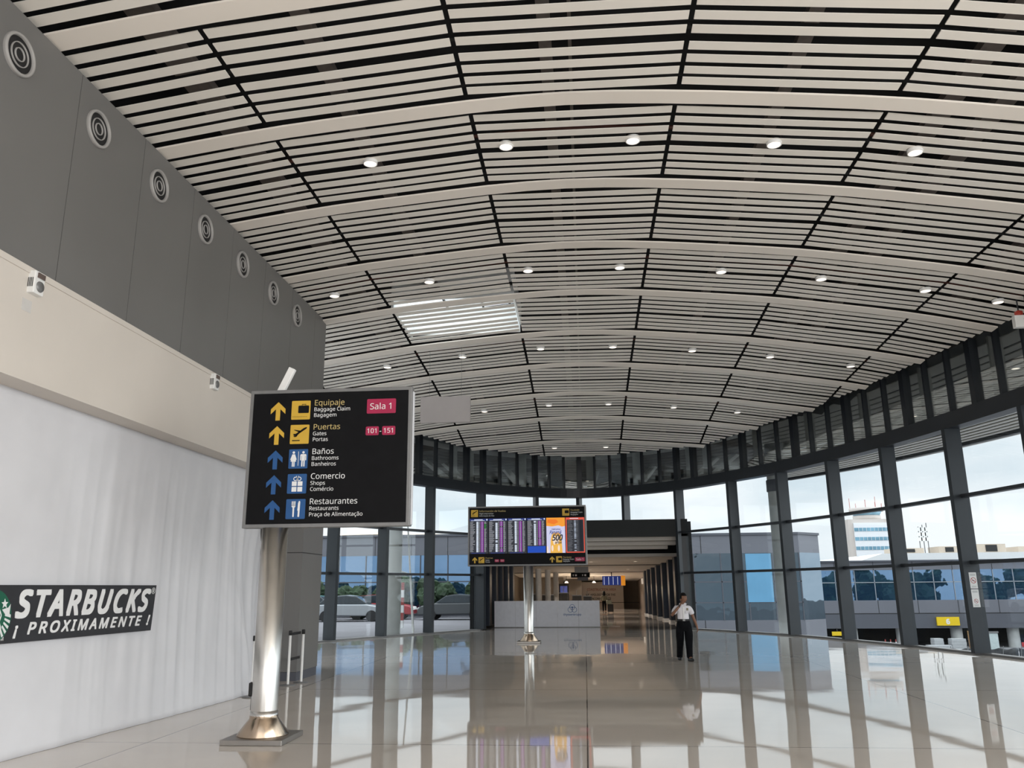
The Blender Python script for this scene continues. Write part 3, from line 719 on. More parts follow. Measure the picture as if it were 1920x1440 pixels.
def totem(name, label, bx_, by_, x0, x1, z0, z1, dep):
    t = thing(name, label, 'sign', (bx_, by_, 0))
    MB().box(bx_ - .37, bx_ + .37, by_ - .37, by_ + .37, 0, .06).build('base_plate', mat('dull_steel_plate', (.36, .34, .32), .42, 1, var=.06, vscale=4), t, bevel=.006)
    MB().lathe([(.30, .06), (.305, .075), (.17, .25), (.165, .30)], (bx_, by_, 0)).build('base_cone', BRONZE, t)
    MB().lathe([(.158, .28), (.16, .30), (.16, z0), (.0, z0)], (bx_, by_, 0), n=40).build('pole', BRUSH, t)
    MB().lathe([(.166, .28), (.166, .34), (.158, .34)], (bx_, by_, 0), n=40).build('collar', BRUSH, t)
    mb = MB().box(x0, x1, by_ - dep / 2, by_ + dep / 2, z0, z1)
    mb.build('sign_cabinet', FRAME, t, bevel=.008)
    MB().box(x1 - .0, x1 + .012, by_ - dep / 2 + .04, by_ + dep / 2 - .01, z0 + .02, z1 - .06).build('side_panel', mat('painted_lit_side', (.66, .67, .70), .4, var=.03), t, bevel=.003)  # pale colour paints in daylight on the cabinet's right side
    fr = by_ - dep / 2
    bz = .048
    face = MB().box(x0 + bz, x1 - bz, fr - .004, fr + .01, z0 + bz, z1 - bz).build('sign_face', BLACK, t)
    return t, face, fr - .004
t, face, fy = totem('wayfinding_sign', 'large black airport direction sign with five arrows on a steel pole', -3.9, 10.2, -4.315, -2.16, 2.50, 4.29, .13)
MB().box(-4.085, -4.04, 10.12, 10.26, .5, .66).build('plug_box', DARK, t, bevel=.015); MB().tube((-4.07, 10.2, .06), (-4.07, 10.2, .5), .007, n=8).build('cable', DARK, t)
MB().box(-3.97, -3.93, 10.2, 10.3, 4.28, 4.36).build('antenna_bracket', FRAME, t)
MB().beam((-3.945, 10.22, 4.28), (-3.80, 10.22, 4.60), .09, .07, (0, 1, 0)).build('tilted_antenna', WHITE, t, bevel=.008)
# the sign face is read off in its own plane, 2.06 m wide
fn = flat(-4.315, 2.50, fy)
sx_ = lambda u: (u - 110) / (1490 - 110) * 2.155          # close-up pixel -> metres along the face
rows = [(3, 'Equipaje', 'Baggage Claim', 'Bagagem', YEL, TLET, pict_case, True), (2, 'Puertas', 'Gates', 'Portas', YEL, TLET, pict_plane, True), (1, 'Baños', 'Bathrooms', 'Banheiros', BLUE, WLET, pict_wc, False),
        (0, 'Comercio', 'Shops', 'Comércio', BLUE, WLET, pict_gift, False), (-1, 'Restaurantes', 'Restaurants', 'Praça de Alimentação', BLUE, WLET, pict_fork, False)]
for k, (q, a, b, c, m1, m2, pf, yel) in enumerate(rows):
    z = 1.385 - .3195 * k                       # bottom of this row's pictogram tile
    mb = MB(); up_arrow(mb, fn, .385, z - .005, .245, .001, .003); mb.build('arrow', m1, face)
    mb = MB(); mb.prism(rrect(.565, .815, z, z + .25, .012), fn, .001, .003); tile = mb.build('pictogram_tile', m1, face)
    mb = MB(); pf(mb, fn, .565, z, .25, .003, .005); mb.build('pictogram', BLACK if yel else WLET, face)
    text('lettering', a, .100, m2, face, fn, .862, z + .182, .002, .002, 0)
    text('lettering', b, .068, WLET, face, fn, .862, z + .106, .002, .002, 0)
    text('lettering', c, .068, WLET, face, fn, .862, z + .030, .002, .002, 0)
def badge(x0, x1, z0, z1, s, size, tx, par, fn):
    mb = MB(); mb.prism(rrect(x0, x1, z0, z1, .015), fn, .001, .003); mb.build('badge', PINK, par)
    text('badge_lettering', s, size, WLET, par, fn, (x0 + x1) / 2, tx, .004, .002, 0, align='CENTER')
badge(1.565, 1.945, 1.44, 1.632, 'Sala 1', .110, 1.495, face, fn)
badge(1.56, 1.73, 1.155, 1.27, '101', .084, 1.183, face, fn)
badge(1.775, 1.945, 1.155, 1.27, '151', .084, 1.183, face, fn)
text('lettering', '-', .09, WLET, face, fn, 1.737, 1.18, .002, .002)

# ------------------------------------------------------------------ flight information board
t, face, fy = totem('flight_information_board', 'wide flight information board of six screens on a steel pole', -1.87, 27.6, -3.87, .08, 2.43, 4.39, .2)
fn = flat(-3.87, 2.43, fy)
def tile(x, z, s, pf):
    mb = MB(); mb.prism(rrect(x, x + s, z, z + s, .012), fn, .001, .004); mb.build('pictogram_tile', YEL, face)
    mb = MB(); pf(mb, fn, x, z, s, .004, .007); mb.build('pictogram', BLACK, face)
tile(.105, 1.615, .235, pict_plane); tile(3.165, 1.615, .235, pict_case)
for x, a, b, c, sz in ((.38, 'Información de Vuelos', 'Flight Information', 'Informação de Voo', .084), (3.44, 'Equipaje', 'Baggage Claim', 'Bagagem', .074)):
    text('lettering', a, sz, TLET, face, fn, x, 1.775, .002, .003, 0); text('lettering', b, .056, WLET, face, fn, x, 1.702, .002, .003, 0); text('lettering', c, .056, WLET, face, fn, x, 1.630, .002, .003, 0)
tile(.36, .10, .195, pict_plane); tile(2.93, .10, .195, pict_case)
mb = MB(); up_arrow(mb, fn, .235, .10, .195, .001, .004); mb.build('arrow', YEL, face)
mb = MB(); up_arrow(mb, fn, 2.80, .10, .195, .001, .004); mb.build('arrow', YEL, face)
for x, a, b, c in ((.59, 'Puertas', 'Gates', 'Portas'), (3.16, 'Equipaje', 'Baggage Claim', 'Bagagem')):
    text('lettering', a, .068, TLET, face, fn, x, .24, .002, .003, 0); text('lettering', b, .050, WLET, face, fn, x, .178, .002, .003, 0); text('lettering', c, .050, WLET, face, fn, x, .118, .002, .003, 0)
def badge2(x0, x1, s, size):
    mb = MB(); mb.prism(rrect(x0, x1, .13, .13 + size * 1.45, .015), fn, .001, .004); mb.build('badge', PINK, face)
    text('badge_lettering', s, size, WLET, face, fn, (x0 + x1) / 2, .13 + size * .36, .005, .003, 0, align='CENTER')
badge2(.90, 1.04, '101', .062); badge2(1.08, 1.22, '151', .062); badge2(3.55, 3.87, 'Sala 1', .088)
SB = emis('screen_black', (.02, .022, .03), .6); SW = emis('screen_white', (.62, .68, .80), .55); SG = emis('screen_grey', (.30, .31, .34), .5); SP = emis('screen_purple', (.23, .02, .30), .7)
SN = emis('screen_navy', (.015, .03, .16), .6); SBL = emis('screen_blue', (.004, .05, .36), .7); SR_ = emis('screen_red', (.62, .08, .05), .6); SGR = emis('screen_green', (.02, .22, .03), .6)
SO = emis('poster_orange', (.90, .33, .03), .45); SO2 = emis('poster_deep_orange', (.86, .19, .015), .45); SLV = emis('poster_lavender', (.62, .62, .86), .45); SOC = emis('poster_ochre', (.85, .46, .08), .45)
rnd = random.Random(4)
Q = lambda mb, x0, x1, z0, z1, d: mb.add([fn(x0, z0, d), fn(x1, z0, d), fn(x1, z1, d), fn(x0, z1, d)], [(0, 1, 2, 3)])
for k in range(6):
    x0 = .062 + .6415 * k; x1 = x0 + .618; z0, z1 = .405, 1.555
    if k == 4:
        mb = MB(); mb.prism([(x0, z0), (x1, z0), (x1, z1), (x0, z1)], fn, .0, .006); s = mb.build('poster_screen', SLV, t)
        mb = MB(); mb.prism([(x0, z1 - .27), (x0 + .2, z1 - .29), (x0 + .4, z1 - .255), (x1 - .1, z1 - .30), (x1, z1 - .28), (x1, z1), (x0, z1)], fn, .006, .008)
        mb.build('orange_wash', SO, s)
        mb = MB(); mb.prism([(x0 + .03, z1 - .16), (x0 + .25, z1 - .22), (x0 + .40, z1 - .15), (x0 + .33, z1 - .06), (x0 + .05, z1 - .05)], fn, .008, .009); mb.build('orange_wash', SO2, s)
        mb = MB(); mb.prism([(x0 + .12, z0), (x0 + .14, z0 + .45), (x0 + .18, z0 + .60), (x0 + .25, z0 + .66), (x0 + .40, z0 + .66), (x0 + .48, z0 + .58), (x0 + .5, z0 + .4), (x0 + .52, z0)], fn, .006, .008); mb.build('arch_shape', SOC, s)
        mb = MB()
        for (a, b, c, d_) in ((.19, .15, .035, .1), (.40, .15, .035, .1), (.26, .42, .05, .16), (.36, .42, .05, .14)): mb.prism([(x0 + a + c * math.cos(R(q)), z0 + b + d_ * math.sin(R(q))) for q in range(0, 360, 20)], fn, .008, .009)
        mb.prism([(x0, z0), (x0 + .06, z0), (x0 + .05, z0 + .22), (x0, z0 + .2)], fn, .008, .009); mb.build('pale_arches', emis('poster_cream', (.9, .72, .62), .45), s)
        text('poster_lettering', 'Celebramos', .085, SN, s, fn, x0 + .17, z1 - .41, .010, .002, .002, .35, fit=(.30, .062))
        text('poster_lettering', 'Panamá', .15, SN, s, fn, x0 + .10, z1 - .54, .010, .002, .004, .35, fit=(.40, .125))
        text('poster_lettering', '500', .25, SB, s, fn, x0 + .19, z1 - .75, .010, .002, .008, .25, fit=(.34, .19))
        text('poster_lettering', 'años', .13, SB, s, fn, x0 + .27, z1 - .85, .010, .002, .004, .35, fit=(.24, .085))
        continue
    red = k == 5
    mb = MB(); mb.prism([(x0, z0), (x1, z0), (x1, z1), (x0, z1)], fn, .0, .006); s = mb.build('flight_screen', SR_ if red else SB, t)
    mb = MB()
    if red: Q(mb, x0 + .035, x1 - .03, z0 + .035, z1 - .075, .0075); mb.build('screen_panel', SB, s); mb = MB(); Q(mb, x0 + .14, x1 - .2, z1 - .045, z1 - .025, .0075); mb.build('screen_header', SW, s)
    else:
        Q(mb, x0, x1, z1 - .075, z1, .0075); mb.build('screen_header', SN, s)
        mb = MB(); Q(mb, x0 + .15, x1 - .18, z1 - .045, z1 - .022, .009); Q(mb, x1 - .06, x1 - .02, z1 - .06, z1 - .01, .009); Q(mb, x0 + .04, x0 + .5, z1 - .068, z1 - .055, .009); mb.build('screen_heading', SW, s)
    N = 26; zt, zb = z1 - .095, z0 + (.25 if k == 3 else .05)
    mbs = {x: MB() for x in ('d', 'w', 'p', 'g', 'gr')}; h = (zt - zb) / N
    xo = .05 if red else 0
    for r in range(N):
        za, zz = zt - h * (r + 1) + h * .22, zt - h * r - h * .12
        Q(mbs['d'], x0 + .012 + xo, x0 + .06 + rnd.uniform(.04, .13) + xo, za + h * .12, zz - h * .1, .0075)
        if rnd.random() > .06: Q(mbs['w'], x0 + .225 + xo, x0 + .295 + xo, za - h * .12, zz, .0075)
        Q(mbs['d'], x0 + .315 + xo, x0 + .355 + xo, za + h * .1, zz - h * .1, .0075)
        if red: Q(mbs['g'], x0 + .45, x0 + .56, za, zz, .0075); continue
        if rnd.random() > .04: Q(mbs['p'], x0 + .375, x0 + .405, za - h * .2, zz, .0075); Q(mbs['p'], x0 + .43, x0 + .465, za - h * .2, zz, .0075)
        Q(mbs['w'], x0 + .412, x0 + .425, za, zz, .0075)
        Q(mbs['gr' if k == 0 and 1 < r < 6 else 'd'], x0 + .49, x0 + .545 + rnd.uniform(0, .02), za + h * .05, zz - h * .05, .0075)
        Q(mbs['g'], x0 + .575, x0 + .61, za, zz, .0075)
    for q, m_, nm in (('d', SG, 'text_columns'), ('w', SW, 'white_column'), ('p', SP, 'purple_column'), ('g', SB, 'dark_column'), ('gr', SGR, 'green_status')):
        if mbs[q].v: mbs[q].build(nm, m_, s)['kind'] = 'stuff'
    mb = MB()
    if k == 3: Q(mb, x0 + .01, x1 - .01, z0 + .015, z0 + .225, .0075); mb.build('blue_block', SBL, s)
    elif not red: Q(mb, x0 + .06, x1 - .1, z0 + .008, z0 + .03, .0075); mb.build('screen_footer', SN, s)

# ------------------------------------------------------------------ queue posts beside the pillar
def stanchion(x, y, label, strap=None):
    t = thing('queue_post', label, 'queue post', (x, y, 0), 'white queue posts')
    MB().lathe([(0, .0), (.15, .0), (.15, .012), (.05, .025), (0, .025)], (x, y, 0)).build('foot', FRAME, t)
    MB().lathe([(.024, .02), (.024, .97), (0, .97)], (x, y, 0), n=16).build('post', WHITE, t)
    MB().lathe([(.0, .985), (.03, .985), (.032, .97), (.032, .90), (.0, .90)], (x, y, 0), n=16).build('head', DARK, t)
    if strap:
        for z in (.925, .47): MB().beam((x + .03, y, z), (strap[0] - .02, strap[1], z), .006, .05).build('strap', DARK, t)
    return t
stanchion(-5.63, 14.1, 'white queue post against the cloth, left of the steel sign pole')
stanchion(-5.60, 15.75, 'white queue post right of the sign pole, the nearer of a pair', (-5.55, 16.25))
stanchion(-5.5, 16.2, 'white queue post close in front of the grey pillar')


# ------------------------------------------------------------------ ceiling lights
LX = [-5.6, -3.38, -1.1, .98, 3.22, 5.37, 7.54, 9.0]
LROW = [(12.12, 'nearest row', range(1, 7)), (17.45, 'second row', range(0, 8)), (22.72, 'third row', range(0, 7)), (28.05, 'fourth row', range(1, 6)), (33.03, 'last short row', (2, 3))]
t0 = None
for y, rn, idx in LROW:
    idx = list(idx)
    for j, i in enumerate(idx):
        x = LX[i]; z = zc(x, y) - .045
        if t0 is None:
            t0 = thing('downlight', '', 'ceiling light', (x, y, z), 'round ceiling lights')
            MB().lathe([(.118, .07), (.118, .0), (.106, -.004), (.10, .008)], (x, y, z), n=28).build('trim_ring', WHITE, t0)
            MB().lathe([(.0, .004), (.103, .004)], (x, y, z), n=28).build('lens', LAMP, t0)
            MB().lathe([(.0, .2), (.1, .2), (.125, .06)], (x, y, z), n=20).build('lamp_can', DARK, t0)
            o = t0
        else: o = dup(t0, (x, y, z))
        o['label'] = 'round ceiling light in the %s of lights, %s from the left wall side' % (rn, ordn[j])

# grey blank panel hung from the ceiling
t = thing('blank_sign', 'blank grey rectangular panel hanging from the ceiling beyond the direction sign', 'panel', (-3.74, 22, 6.19))
MB().box(-4.44, -3.04, 21.95, 22.05, 6.19, 6.93).build('panel', mat('blank_panel_grey', (.40, .37, .365), .6, var=.04, vscale=2), t, bevel=.006)
for x in (-4.2, -3.3): MB().tube((x, 22, 6.92), (x, 22, zc(x, 22) + .2), .004, n=6).build('hanger_rod', FRAME, t)
p, d, n = on_curve(23.4)
t = thing('emergency_light', 'white emergency light box high on the glass front under the ceiling edge', 'emergency light', (9.15, 17.0, 6.93))
MB().box(9.02, 9.55, 16.95, 17.08, 6.88, 7.14).build('housing', WHITE, t, bevel=.01); MB().box(9.2, 9.28, 16.94, 16.955, 6.97, 7.07).build('lens', DARK, t)
MB().beam((9.3, 17.02, 7.1), (9.35, 17.02, zc(9.35, 17) + .1), .05, .05, (0, 1, 0)).build('bracket', STEEL, t)
t = thing('alarm_beacon', 'small red alarm beacon beside the white emergency light', 'alarm', (9.25, 17.3, 7.22))
MB().lathe([(0, 0), (.08, 0), (.08, .12), (0, .16)], (9.3, 17.3, 7.2), n=16).build('beacon', mat('beacon_red', (.5, .05, .03), .4, var=.1), t); MB().tube((9.3, 17.3, 7.3), (9.3, 17.3, zc(9.3, 17.3) + .1), .015, n=8).build('stem', STEEL, t)

# no smoking notice on the right mullion
a = Vector((9.97, 22.5, 0)); dd = (Vector((10.5, 19.6, 0)) - a).normalized(); nn = Vector((-dd.y, dd.x, 0))
if nn.dot(a - Vector((0, 20, 0))) < 0: nn = -nn
sd_ = -1 if (-dd).dot(Vector((0, -1, 0))) > 0 else 1
def NF(x, z, d):                                # on the mullion flank that faces the camera
    return a + dd * (.0755 + d) - nn * (.24 - x) * 1.0 + Vector((0, 0, z))
t = thing('no_smoking_notice', 'white no smoking notice on the second glass mullion from the right', 'notice', NF(.12, 1.12, .002))
for z0, z1 in ((1.62, 2.02), (1.16, 1.60)):
    mb = MB(); mb.prism([(.02, z0), (.22, z0), (.22, z1), (.02, z1)], NF, .001, .004); pg = mb.build('notice_sheet', WHITE, t)
    cz = z0 + (.2 if z0 > 1.5 else .15); r = .075 if z0 > 1.5 else .055
    mb = MB(); ring(mb, NF, .12, cz, r * .82, r, .004, .005, 28); stroke(mb, NF, [(.12 - r * .62, cz + r * .62), (.12 + r * .62, cz - r * .62)], r * .18, .004, .005); mb.build('prohibition_ring', mat('notice_red', (.42, .03, .03), .5, var=.1), pg)
    mb = MB(); stroke(mb, NF, [(.12 - r * .5, cz - .005), (.12 + r * .4, cz - .005)], r * .2, .004, .0048); mb.build('cigarette_mark', DARK, pg)
    mb = MB()
    for q in range(2): mb.prism([(.05, z1 - .05 - .03 * q), (.19, z1 - .05 - .03 * q), (.19, z1 - .04 - .03 * q), (.05, z1 - .04 - .03 * q)], NF, .004, .0045)
    for q in range(2): mb.prism([(.06, z0 + .03 + .025 * q), (.18, z0 + .03 + .025 * q), (.18, z0 + .037 + .025 * q), (.06, z0 + .037 + .025 * q)], NF, .004, .0045)
    mb.build('small_print', FRAME, pg)

# ------------------------------------------------------------------ dark doorway and corridor beyond
PX0, PX1, PY = -4.75, 4.4, 35.75
w = thing('door_1', 'wide dark framed doorway into the corridor', 'doorway', (0, PY, 0), kind='structure')
MB().box(PX0, PX1, PY, PY + .35, 3.80, 4.52).build('header', mat('black_header', (.010, .013, .014), .5, spec=.3, var=.1), w)
MB().box(4.08, PX1, PY, PY + .5, 0, 3.9).build('jamb', STEELG, w)
MB().box(PX0, -4.45, PY, PY + .5, 0, 3.9).build('jamb', STEELG, w)
MB().box(PX0, PX1, PY + .35, 44, 4.40, 4.5).build('roof_deck', STEEL, w)
c = thing('wall_corridor', 'brown walls and floor-to-ceiling dark sides of the corridor', 'wall', (0, 40, 0), kind='structure')
MB().box(4.45, 4.6, PY + .5, 62, 0, 4.45).build('side_wall', DARK, c)
MB().box(-5.0, -4.85, PY + .5, 62, 0, 4.45).build('side_wall', DARK, c)
MB().box(-5, 4.6, 70, 70.2, -.6, 4).build('end_wall', BROWN, c)
MB().box(4.25, 4.4, 53.5, 70, -.6, 4).build('side_wall', TAUPE, c)
MB().box(-5, -4.8, 56, 70, -.6, 4).build('side_wall', BROWN, c)
MB().box(-4.8, -1.6, 61.8, 62, 0, 3).build('cross_wall', BROWN, c)
MB().box(-1.5, -.3, 64.8, 65, 0, 3).build('cross_wall', BROWN, c)
cc = thing('ceiling_corridor', 'pale panelled corridor ceiling with stepped cross strips', 'ceiling', (0, 40, 3), kind='structure')
def cz_(y): return 3.10 - .031 * (y - 40)
mb = MB()
for k in range(31):
    y = 39.6 + k * 1.0
    mb.hexa([(-4.8, y, cz_(y)), (4.45, y, cz_(y)), (4.45, y + .97, cz_(y + .97)), (-4.8, y + .97, cz_(y + .97)), (-4.8, y, cz_(y) + .05), (4.45, y, cz_(y) + .05), (4.45, y + .97, cz_(y + .97) + .05), (-4.8, y + .97, cz_(y + .97) + .05)])
mb.build('ceiling_strips', CREAMW, cc)
for (y, z, x0, x1) in ((36.35, 3.66, -4.2, 3.95), (37.0, 3.50, -4.6, 4.0), (37.6, 3.36, -4.6, 3.7)):
    MB().box(x0, x1, y, y + .5, z, z + .16).build('cross_strip', CREAMW, cc)
MB().box(-4.6, 4.3, 39.2, 39.35, 3.08, 3.22).build('cross_strip', CREAMW, cc)
MB().box(-4.85, 4.45, 39.6, 71, 3.2, 3.3).box(-4.85, 4.45, 39.55, 39.65, 3.22, 4.42).build('deck', PLENUM, cc)
for y in (46.5, 54.5): MB().box(-4.6, 4.3, y, y + .06, cz_(y) - .03, cz_(y)).build('shadow_gap', DARK, cc)
NF_ = [(4.22, 40.1), (4.15, 42.4), (4.06, 45.0), (3.95, 47.3), (3.85, 49.6), (3.76, 51.6), (3.68, 53.2)]
for k, (x, y) in enumerate(NF_):
    t = thing('wall_fin', 'tall navy wall fin on the right of the corridor, %s from the doorway' % ordn[k], 'wall fin', (x, y, 0), 'navy corridor fins')
    MB().box(x, x + .30, y, y + .9, .10, 3.08).build('blade', NAVY, t); MB().box(x - .03, x + .30, y - .04, y + .9, 0, .10).build('plinth', WHITE, t)
    MB().box(x - .008, x + .0, y - .006, y + .006, .10, 3.08).build('bright_edge', FRAME, t)
for k in range(6):
    x, y = -4.55 + .13 * k, 36.3 + 1.55 * k
    t = thing('wall_fin', 'tall navy wall fin on the left of the corridor, %s from the doorway' % ordn[k], 'wall fin', (x, y, 0), 'navy corridor fins')
    MB().box(x - .3, x + .1, y, y + .9, .08, 2.95).build('blade', NAVY, t); MB().box(x + .1, x + .108, y - .006, y + .006, .08, 2.95).build('bright_edge', FRAME, t)
for k in range(3):  # round columns stand in for the lit edges of farther fins
    t = thing('lit_edge_column', 'pale round column standing in for a lit fin edge in the corridor behind the steel pole, %s from the front' % ordn[k], 'column', (-2.62 + .36 * k, 47 + 3.6 * k, 0), 'columns standing in for lit fin edges')
    MB().lathe([(.17, .12), (.17, 2.75)], (-2.62 + .36 * k, 47 + 3.6 * k, 0), n=20).build('shaft', WHITE, t); MB().lathe([(.2, 0), (.2, .12), (.17, .12)], (-2.62 + .36 * k, 47 + 3.6 * k, 0), n=20).build('base', FRAME, t)
# low white hoarding
t = thing('white_hoarding', 'low white hoarding of five panels with a blue emblem in the doorway', 'hoarding', (-1.75, 37.85, 0))
for k in range(5):
    x0 = -4.11 + .941 * k
    MB().box(x0 + .004, x0 + .937, 37.82, 37.87, .02, 1.145).build('panel', mat('hoarding_white', (.84, .85, .92), .5, var=.03), t)
MB().box(-4.11, .59, 37.81, 37.88, 0, .03).build('bottom_rail', FRAME, t)
MB().box(-4.11, .59, 37.86, 38.2, .0, .02).build('back_foot', FRAME, t)
fn = flat(-.62, .84, 37.82)
mb = MB()
for cx, cz in ((0, .03), (-.085, -.085), (.085, -.085)): ring(mb, fn, cx, cz, .10, .118, .001, .004, 30)
mb.prism([(0, -.03), (.035, .03), (0, .06), (-.035, .03)], fn, .001, .004)
LBL = mat('emblem_blue', (.03, .12, .34), .5, var=.05)
mb.build('ring_emblem', LBL, t)
text('emblem_lettering', 'thyssenkrupp', .125, LBL, t, fn, -.40, -.335, .002, .002, .002, sx=.98)
# construction notice wall at the far end
t = thing('construction_hoarding', 'taupe construction hoarding with an apology notice at the corridor end', 'hoarding', (2.0, 68, -.5))
MB().box(-.3, 3.0, 67.95, 68.1, -.5, 2.1).build('board', TAUPE, t)
MB().box(-.3, 4.2, 67.9, 68.0, .48, .52).build('handrail', DARK, t)
fn = flat(0, 0, 67.95)
RL = mat('notice_dark_red', (.16, .03, .025), .6, var=.1)
text('notice_lettering', 'CONSTRUCTION AREA', .25, RL, t, fn, .1, 1.42, .002, .004, .004, sx=.88)
text('notice_lettering', 'WE APOLOGIZE FOR THE', .23, DARK, t, fn, .0, 1.02, .002, .004, .006, sx=.88); text('notice_lettering', 'INCONVENIENCE', .23, DARK, t, fn, .4, .72, .002, .004, .006, sx=.86)
t = thing('door_2', 'pair of taupe doors in the right corridor wall', 'door', (4.2, 60, -.4), kind='structure')
for k in range(2): MB().box(4.19, 4.25, 57 + 2.2 * k, 59 + 2.2 * k, -.4, 1.75).build('leaf', TAUPE, t)
for k in range(2): MB().box(4.15, 4.19, 57.9 + 1.3 * k, 58.05 + 1.3 * k, .75, 1.0).build('door_sign', DARK, t)
for k in range(4):
    t = MB().box(4.18, 4.24, 56.6 + 2.1 * k, 57.4 + 2.1 * k, 1.9, 2.3).build('wall_light_panel', emis('soft_panel', (.8, .74, .66), .35)); tag(t, 'pale square light panel above the taupe doors, %s along the corridor' % ordn[k], 'light panel', 'pale panels above the doors')
t = thing('hanging_screen', 'blue departures screen hanging in the corridor at a slant', 'screen', (1.8, 55, 1.79))
MB().box(1.1, 2.3, 55, 55.12, 1.82, 2.4).build('screen', SN, t); mb = MB()
for k in range(4): mb.box(1.2 + .29 * k, 1.235 + .29 * k, 54.985, 54.999, 1.85, 2.35)
mb.build('white_columns', SW, t); MB().box(2.3, 2.58, 55.05, 55.15, 1.80, 2.42).build('orange_poster', SO, t); MB().tube((1.7, 55.06, 2.4), (1.7, 55.06, 2.7), .03, n=8).build('hanger', DARK, t)
t = thing('hanging_sign', 'dark hanging sign with a grey housing above it in the corridor', 'sign', (-.3, 48, 2.1))
MB().box(-.82, .26, 48, 48.1, 2.25, 2.52).build('sign_box', BLACK, t); MB().box(-.60, .18, 48.0, 48.2, 2.52, 2.86).build('housing', FRAME, t); MB().box(-.45, .16, 47.98, 48.05, 2.08, 2.27).build('lower_plate', FACADED, t)
fn = flat(0, 0, 48.0)
mb = MB(); up_arrow(mb, fn, -.68, 2.33, .1, .001, .003); up_arrow(mb, fn, -.15, 2.33, .1, .001, .003); mb.prism(rrect(-.58, -.48, 2.33, 2.43, .01), fn, .001, .003); mb.prism(rrect(-.05, .05, 2.33, 2.43, .01), fn, .001, .003); mb.build('sign_marks', WLET, t)
for k, (x, y) in enumerate(((.6, 60), (-1.3, 58))):
    t = thing('corridor_lamp', 'warm lit lamp on the corridor end wall, the %s one' % ('larger right' if k == 0 else 'smaller left'), 'lamp', (x, y, 2.2), 'warm corridor lamps')
    MB().lathe([(.06, .12), (.14, .0), (.0, .0)], (x, y, 2.0), n=16).build('shade', LAMP, t); MB().tube((x, y, 2.1), (x, y, 2.46), .015, n=8).build('stem', DARK, t)
    l = bpy.data.lights.new('corridor_lamp_light', 'POINT'); l.energy = 60; l.color = (1, .82, .6); l.shadow_soft_size = .15; lo = bpy.data.objects.new('corridor_lamp_light', l); COL.objects.link(lo); lo.location = (x, y, 1.85)
for k, (x, w_, z) in enumerate(((-3.3, .8, 1.35), (-2.3, .7, 1.3), (-1.35, .5, 1.4), (-.55, .55, 1.25), (.1, .5, 1.2))):
    t = thing('service_desk', 'dark service desk behind the white hoarding, %s from the left' % ordn[k], 'desk', (x, 52, 0), 'dark desks behind the hoarding')
    MB().box(x - w_ / 2, x + w_ / 2, 51.7, 52.3, 0, z - .05).build('front', mat('desk_dark', (.06, .055, .05), .5, var=.15), t); MB().box(x - w_ / 2 - .03, x + w_ / 2 + .03, 51.6, 52.35, z - .05, z).build('counter_top', FRAME, t); MB().box(x - .04, x, 51.6, 51.7, z, z + .3).build('upright', FRAME, t)
t = thing('dark_kiosk', 'tall dark kiosk against the brown corridor wall', 'kiosk', (-1.55, 60, 0)); MB().box(-1.9, -1.2, 60, 60.5, 0, 1.95).build('body', BLACK, t); MB().box(-1.8, -1.3, 59.98, 60, 1.3, 1.8).build('display', SN, t)
# ceiling lights added to brighten the corridor
for k in range(12):
    x, y = (-2.2, 0.3, 2.6)[k % 3], (43.5, 51.5, 58.5, 64.5)[k // 3]
    t = thing('added_downlight', 'small added light in the corridor ceiling, %s of the %s row' % (ordn[k % 3], ('front', 'second', 'third', 'back')[k // 3]), 'ceiling light', (x, y, cz_(y)), 'added corridor ceiling lights')
    MB().lathe([(0, -.012), (.09, -.012)], (x, y, cz_(y)), n=16).build('lens', LAMP, t); MB().lathe([(.09, -.014), (.11, -.006), (.11, .0)], (x, y, cz_(y)), n=16).build('rim', WHITE, t)
    l = bpy.data.lights.new('added_downlight_light', 'SPOT'); l.energy = 95; l.spot_size = R(120); l.color = (1, .90, .80); l.shadow_soft_size = .1; lo = bpy.data.objects.new('added_downlight_light', l); COL.objects.link(lo); lo.location = (x, y, cz_(y) - .05)

# ------------------------------------------------------------------ outside the glass
for s, x, y, lab in ((0, -7.72, 33.2, 'left'), (1, 7.62, 33.0, 'right')):
    t = thing('round_column', 'thick round pale column standing outside the %s glass' % lab, 'column', (x, y, -.14), 'round columns outside')
    MB().lathe([(.36, -.14 if s == 0 else -3.85), (.36, 7.2)], (x, y, 0), n=40).build('shaft', CONC, t); MB().lathe([(.37, 5.3), (.40, 5.32), (.40, 5.75), (.37, 5.77)], (x, y, 0), n=40).build('collar', FACADED, t)
t = thing('leaning_pole', 'slim white pole leaning outside the left glass by the column', 'pole', (-6.85, 33.1, -.14))
MB().tube((-6.78, 33.0, -.14), (-7.25, 33.7, 4.3), .05, .03, n=12).build('pole', WHITE, t); MB().beam((-7.1, 33.4, 2.3), (-7.6, 33.7, 2.45), .06, .05).build('bracket_arm', WHITE, t)

